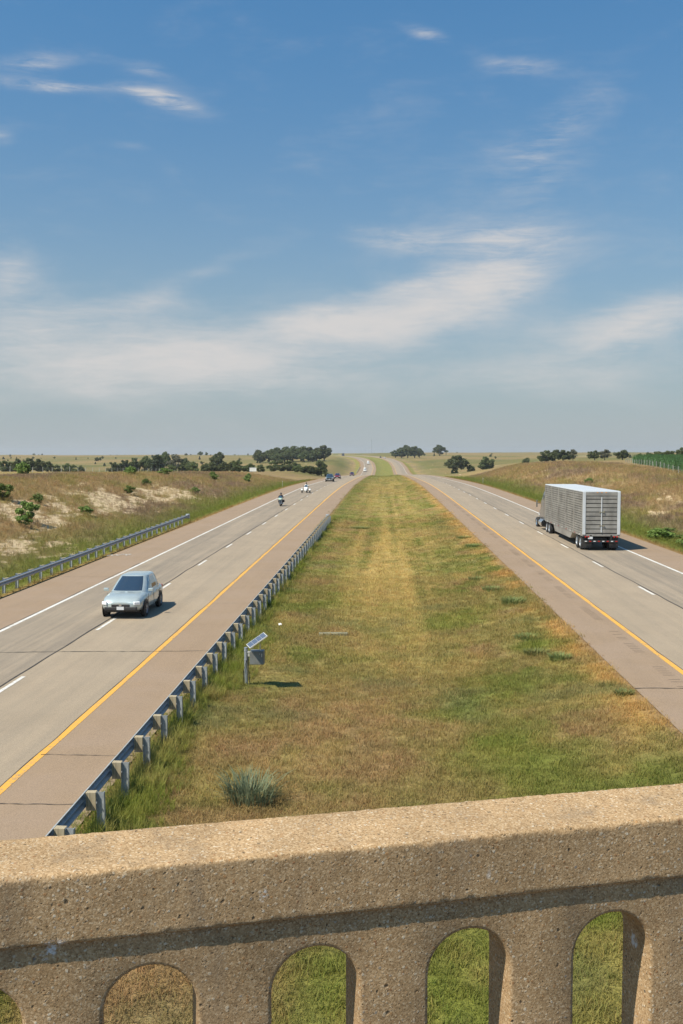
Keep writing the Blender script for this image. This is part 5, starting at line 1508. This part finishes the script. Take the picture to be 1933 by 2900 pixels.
def motorcycle(loc, rz, label):
    r = empty('motorcycle', loc, rz); tag(r, label, 'motorcycle', 'traffic on the motorway')
    bike_wheel(r, 0, .80, .33, .13); bike_wheel(r, 0, -.78, .32, .17)
    pk = paintm('paint_bike', (.02, .022, .022)); gr = paintm('paint_mint', (.45, .62, .48))
    mb = MB(); mb.loft([rounded_ring(y, w_, a, b, .01) for y, w_, a, b in ((-.18, .08, .72, .80), (-.05, .15, .68, .90), (.20, .17, .70, .98), (.42, .09, .78, .94))], 0, True); mb.build('fuel_tank', pk, r, smooth=True)
    mb = MB(); mb.loft([rounded_ring(y, w_, a, b, .01) for y, w_, a, b in ((-.98, .08, .80, .86), (-.70, .14, .72, .86), (-.35, .15, .68, .80), (-.12, .09, .70, .78))], 0, True); mb.build('seat', M['black'], r, smooth=True)
    mb = MB(); mb.box((0, .08, .46), (.34, .46, .36)); mb.lathe([(-.22, .001), (-.22, .14), (.22, .14), (.22, .001)], (0, -.1, .42), 'X', 14); mb.build('engine', M['alloy'], r, bevel=.03)
    mb = MB()
    for s in (-1, 1): mb.tube([(s * .09, .80, .33), (s * .09, .52, 1.0)], .026, 8); mb.tube([(s * .12, -.1, .5), (s * .12, -.78, .33)], .03, 8)
    mb.build('fork', M['chrome'], r, smooth=True)
    mb = MB(); mb.tube([(-.38, .30, 1.07), (-.22, .42, 1.10), (0, .47, 1.05), (.22, .42, 1.10), (.38, .30, 1.07)], .016, 8); mb.build('handlebar', M['black'], r, smooth=True)
    mb = MB(); mb.loft([rounded_ring(y, w_, a, b, .0) for y, w_, a, b in ((.42, .27, .82, 1.06), (.58, .24, .80, 1.05), (.72, .14, .84, .98))], 0, True); mb.build('fairing', gr, r, smooth=True)
    mb = MB(); mb.lathe([(.0, .09), (.06, .085), (.08, .001)], (0, .69, .90), 'Y', 14); mb.build('headlight', M['lamp'], r, smooth=True)
    mb = MB(); mb.quad(Vector((-.2, .50, 1.05)), Vector((.2, .50, 1.05)), Vector((.15, .40, 1.32)), Vector((-.15, .40, 1.32))); mb.build('windscreen', M['glass'], r)
    for s in (-1, 1):
        mb = MB(); mb.box((s * .30, -.66, .62), (.20, .50, .34)); mb.build('saddlebag', M['black'], r, bevel=.05)
        mb = MB(); mb.tube([(s * .17, .1, .28), (s * .2, -.3, .25), (s * .22, -.95, .30)], [.03, .035, .05], 8); mb.build('exhaust', M['chrome'], r, smooth=True)
    mb = MB(); mb.loft([rounded_ring(y, .085, a, b, .01) for y, a, b in ((.50, .50, .56), (.68, .66, .71), (.86, .68, .72), (1.06, .56, .61))], 0, True); mb.build('mudguard', pk, r, smooth=True)
    return r


def trike(loc, rz, label):
    r = empty('three_wheeler', loc, rz); tag(r, label, 'motorcycle', 'traffic on the motorway')
    for s in (-1, 1): wheel(r, s * .66, .85, .30, .20)
    wheel(r, .001, -.85, .31, .24)
    wt = M['white']
    mb = MB(); mb.loft([rounded_ring(y, w_, a, b, .02) for y, w_, a, b in ((-1.1, .12, .62, .80), (-.6, .24, .50, .86), (-.1, .30, .36, .80), (.4, .34, .30, .98), (.8, .34, .28, .92), (1.15, .25, .30, .74), (1.35, .10, .34, .52))], 0, True); mb.build('bodywork', wt, r, smooth=True)
    for s in (-1, 1):
        mb = MB(); mb.loft([rounded_ring(y, .13, a, b, .01) for y, a, b in ((.50, .42, .50), (.68, .58, .64), (.88, .64, .69), (1.08, .56, .61), (1.18, .42, .48))], 0, True)
        o = mb.build('mudguard', wt, r, smooth=True); o.location = (s * .66, 0, 0)
        mb = MB()
        for z in (.30, .44): mb.tube([(s * .22, .80, z), (s * .58, .85, z)], .025, 6)
        mb.build('suspension_arm', M['black'], r, smooth=True)
        mb = MB(); mb.box((s * .18, 1.12, .70), (.18, .12, .10)); mb.build('headlight', M['lamp'], r, bevel=.02)
        mb = MB(); mb.box((s * .40, .42, 1.12), (.16, .05, .10)); mb.build('mirror', M['black'], r, bevel=.02)
    mb = MB(); mb.tube([(-.38, .30, 1.07), (-.2, .44, 1.10), (.2, .44, 1.10), (.38, .30, 1.07)], .016, 8); mb.build('handlebar', M['black'], r, smooth=True)
    mb = MB(); mb.quad(Vector((-.24, .62, .98)), Vector((.24, .62, .98)), Vector((.19, .44, 1.28)), Vector((-.19, .44, 1.28))); mb.build('windscreen', M['glass'], r)
    mb = MB(); mb.loft([rounded_ring(y, w_, a, b, .01) for y, w_, a, b in ((-.98, .14, .78, .92), (-.62, .17, .72, .86), (-.2, .14, .70, .80), (-.05, .09, .72, .80))], 0, True); mb.build('seat', M['black'], r, smooth=True)
    return r


p = on_road(-13.2, 128.0)
motorcycle(p, R(180), 'dark motorcycle with a pale green fairing, nearest of the oncoming riders')
rider('person', 'rider in black with a dark helmet on the nearest motorcycle', p, R(180), M['jacket_dark'], M['jeans'], M['black'])
p = on_road(-13.0, 168.0)
trike(p, R(180), 'white three-wheeled motorcycle between the dark motorcycle and the pickup')
rider('person', 'rider in a pale jacket on the white three-wheeler', p, R(180), M['jacket_pale'], M['jacket_dark'], M['black'], arms=.36)


# ------------------------------------------------------------------ the summer air
mb = MB(); mb.box((0, 3400, -30), (9000, 7000, 150)); hz_o = mb.build('haze', None if False else M['soil']); hz_o.data.materials.clear()
hm = bpy.data.materials.new('summer_haze'); hm.use_nodes = True; t = NT(hm.node_tree)
pv = t.n('ShaderNodeVolumePrincipled'); pv.inputs['Color'].default_value = (.88, .93, 1.0, 1); pv.inputs['Density'].default_value = HAZE_DENSITY; pv.inputs['Anisotropy'].default_value = .2
mo = t.n('ShaderNodeOutputMaterial'); t.l(pv.outputs[0], mo.inputs['Volume'])
hz_o.data.materials.append(hm); tag(hz_o, 'thin pale summer haze over the far hills', 'haze', kind='stuff')
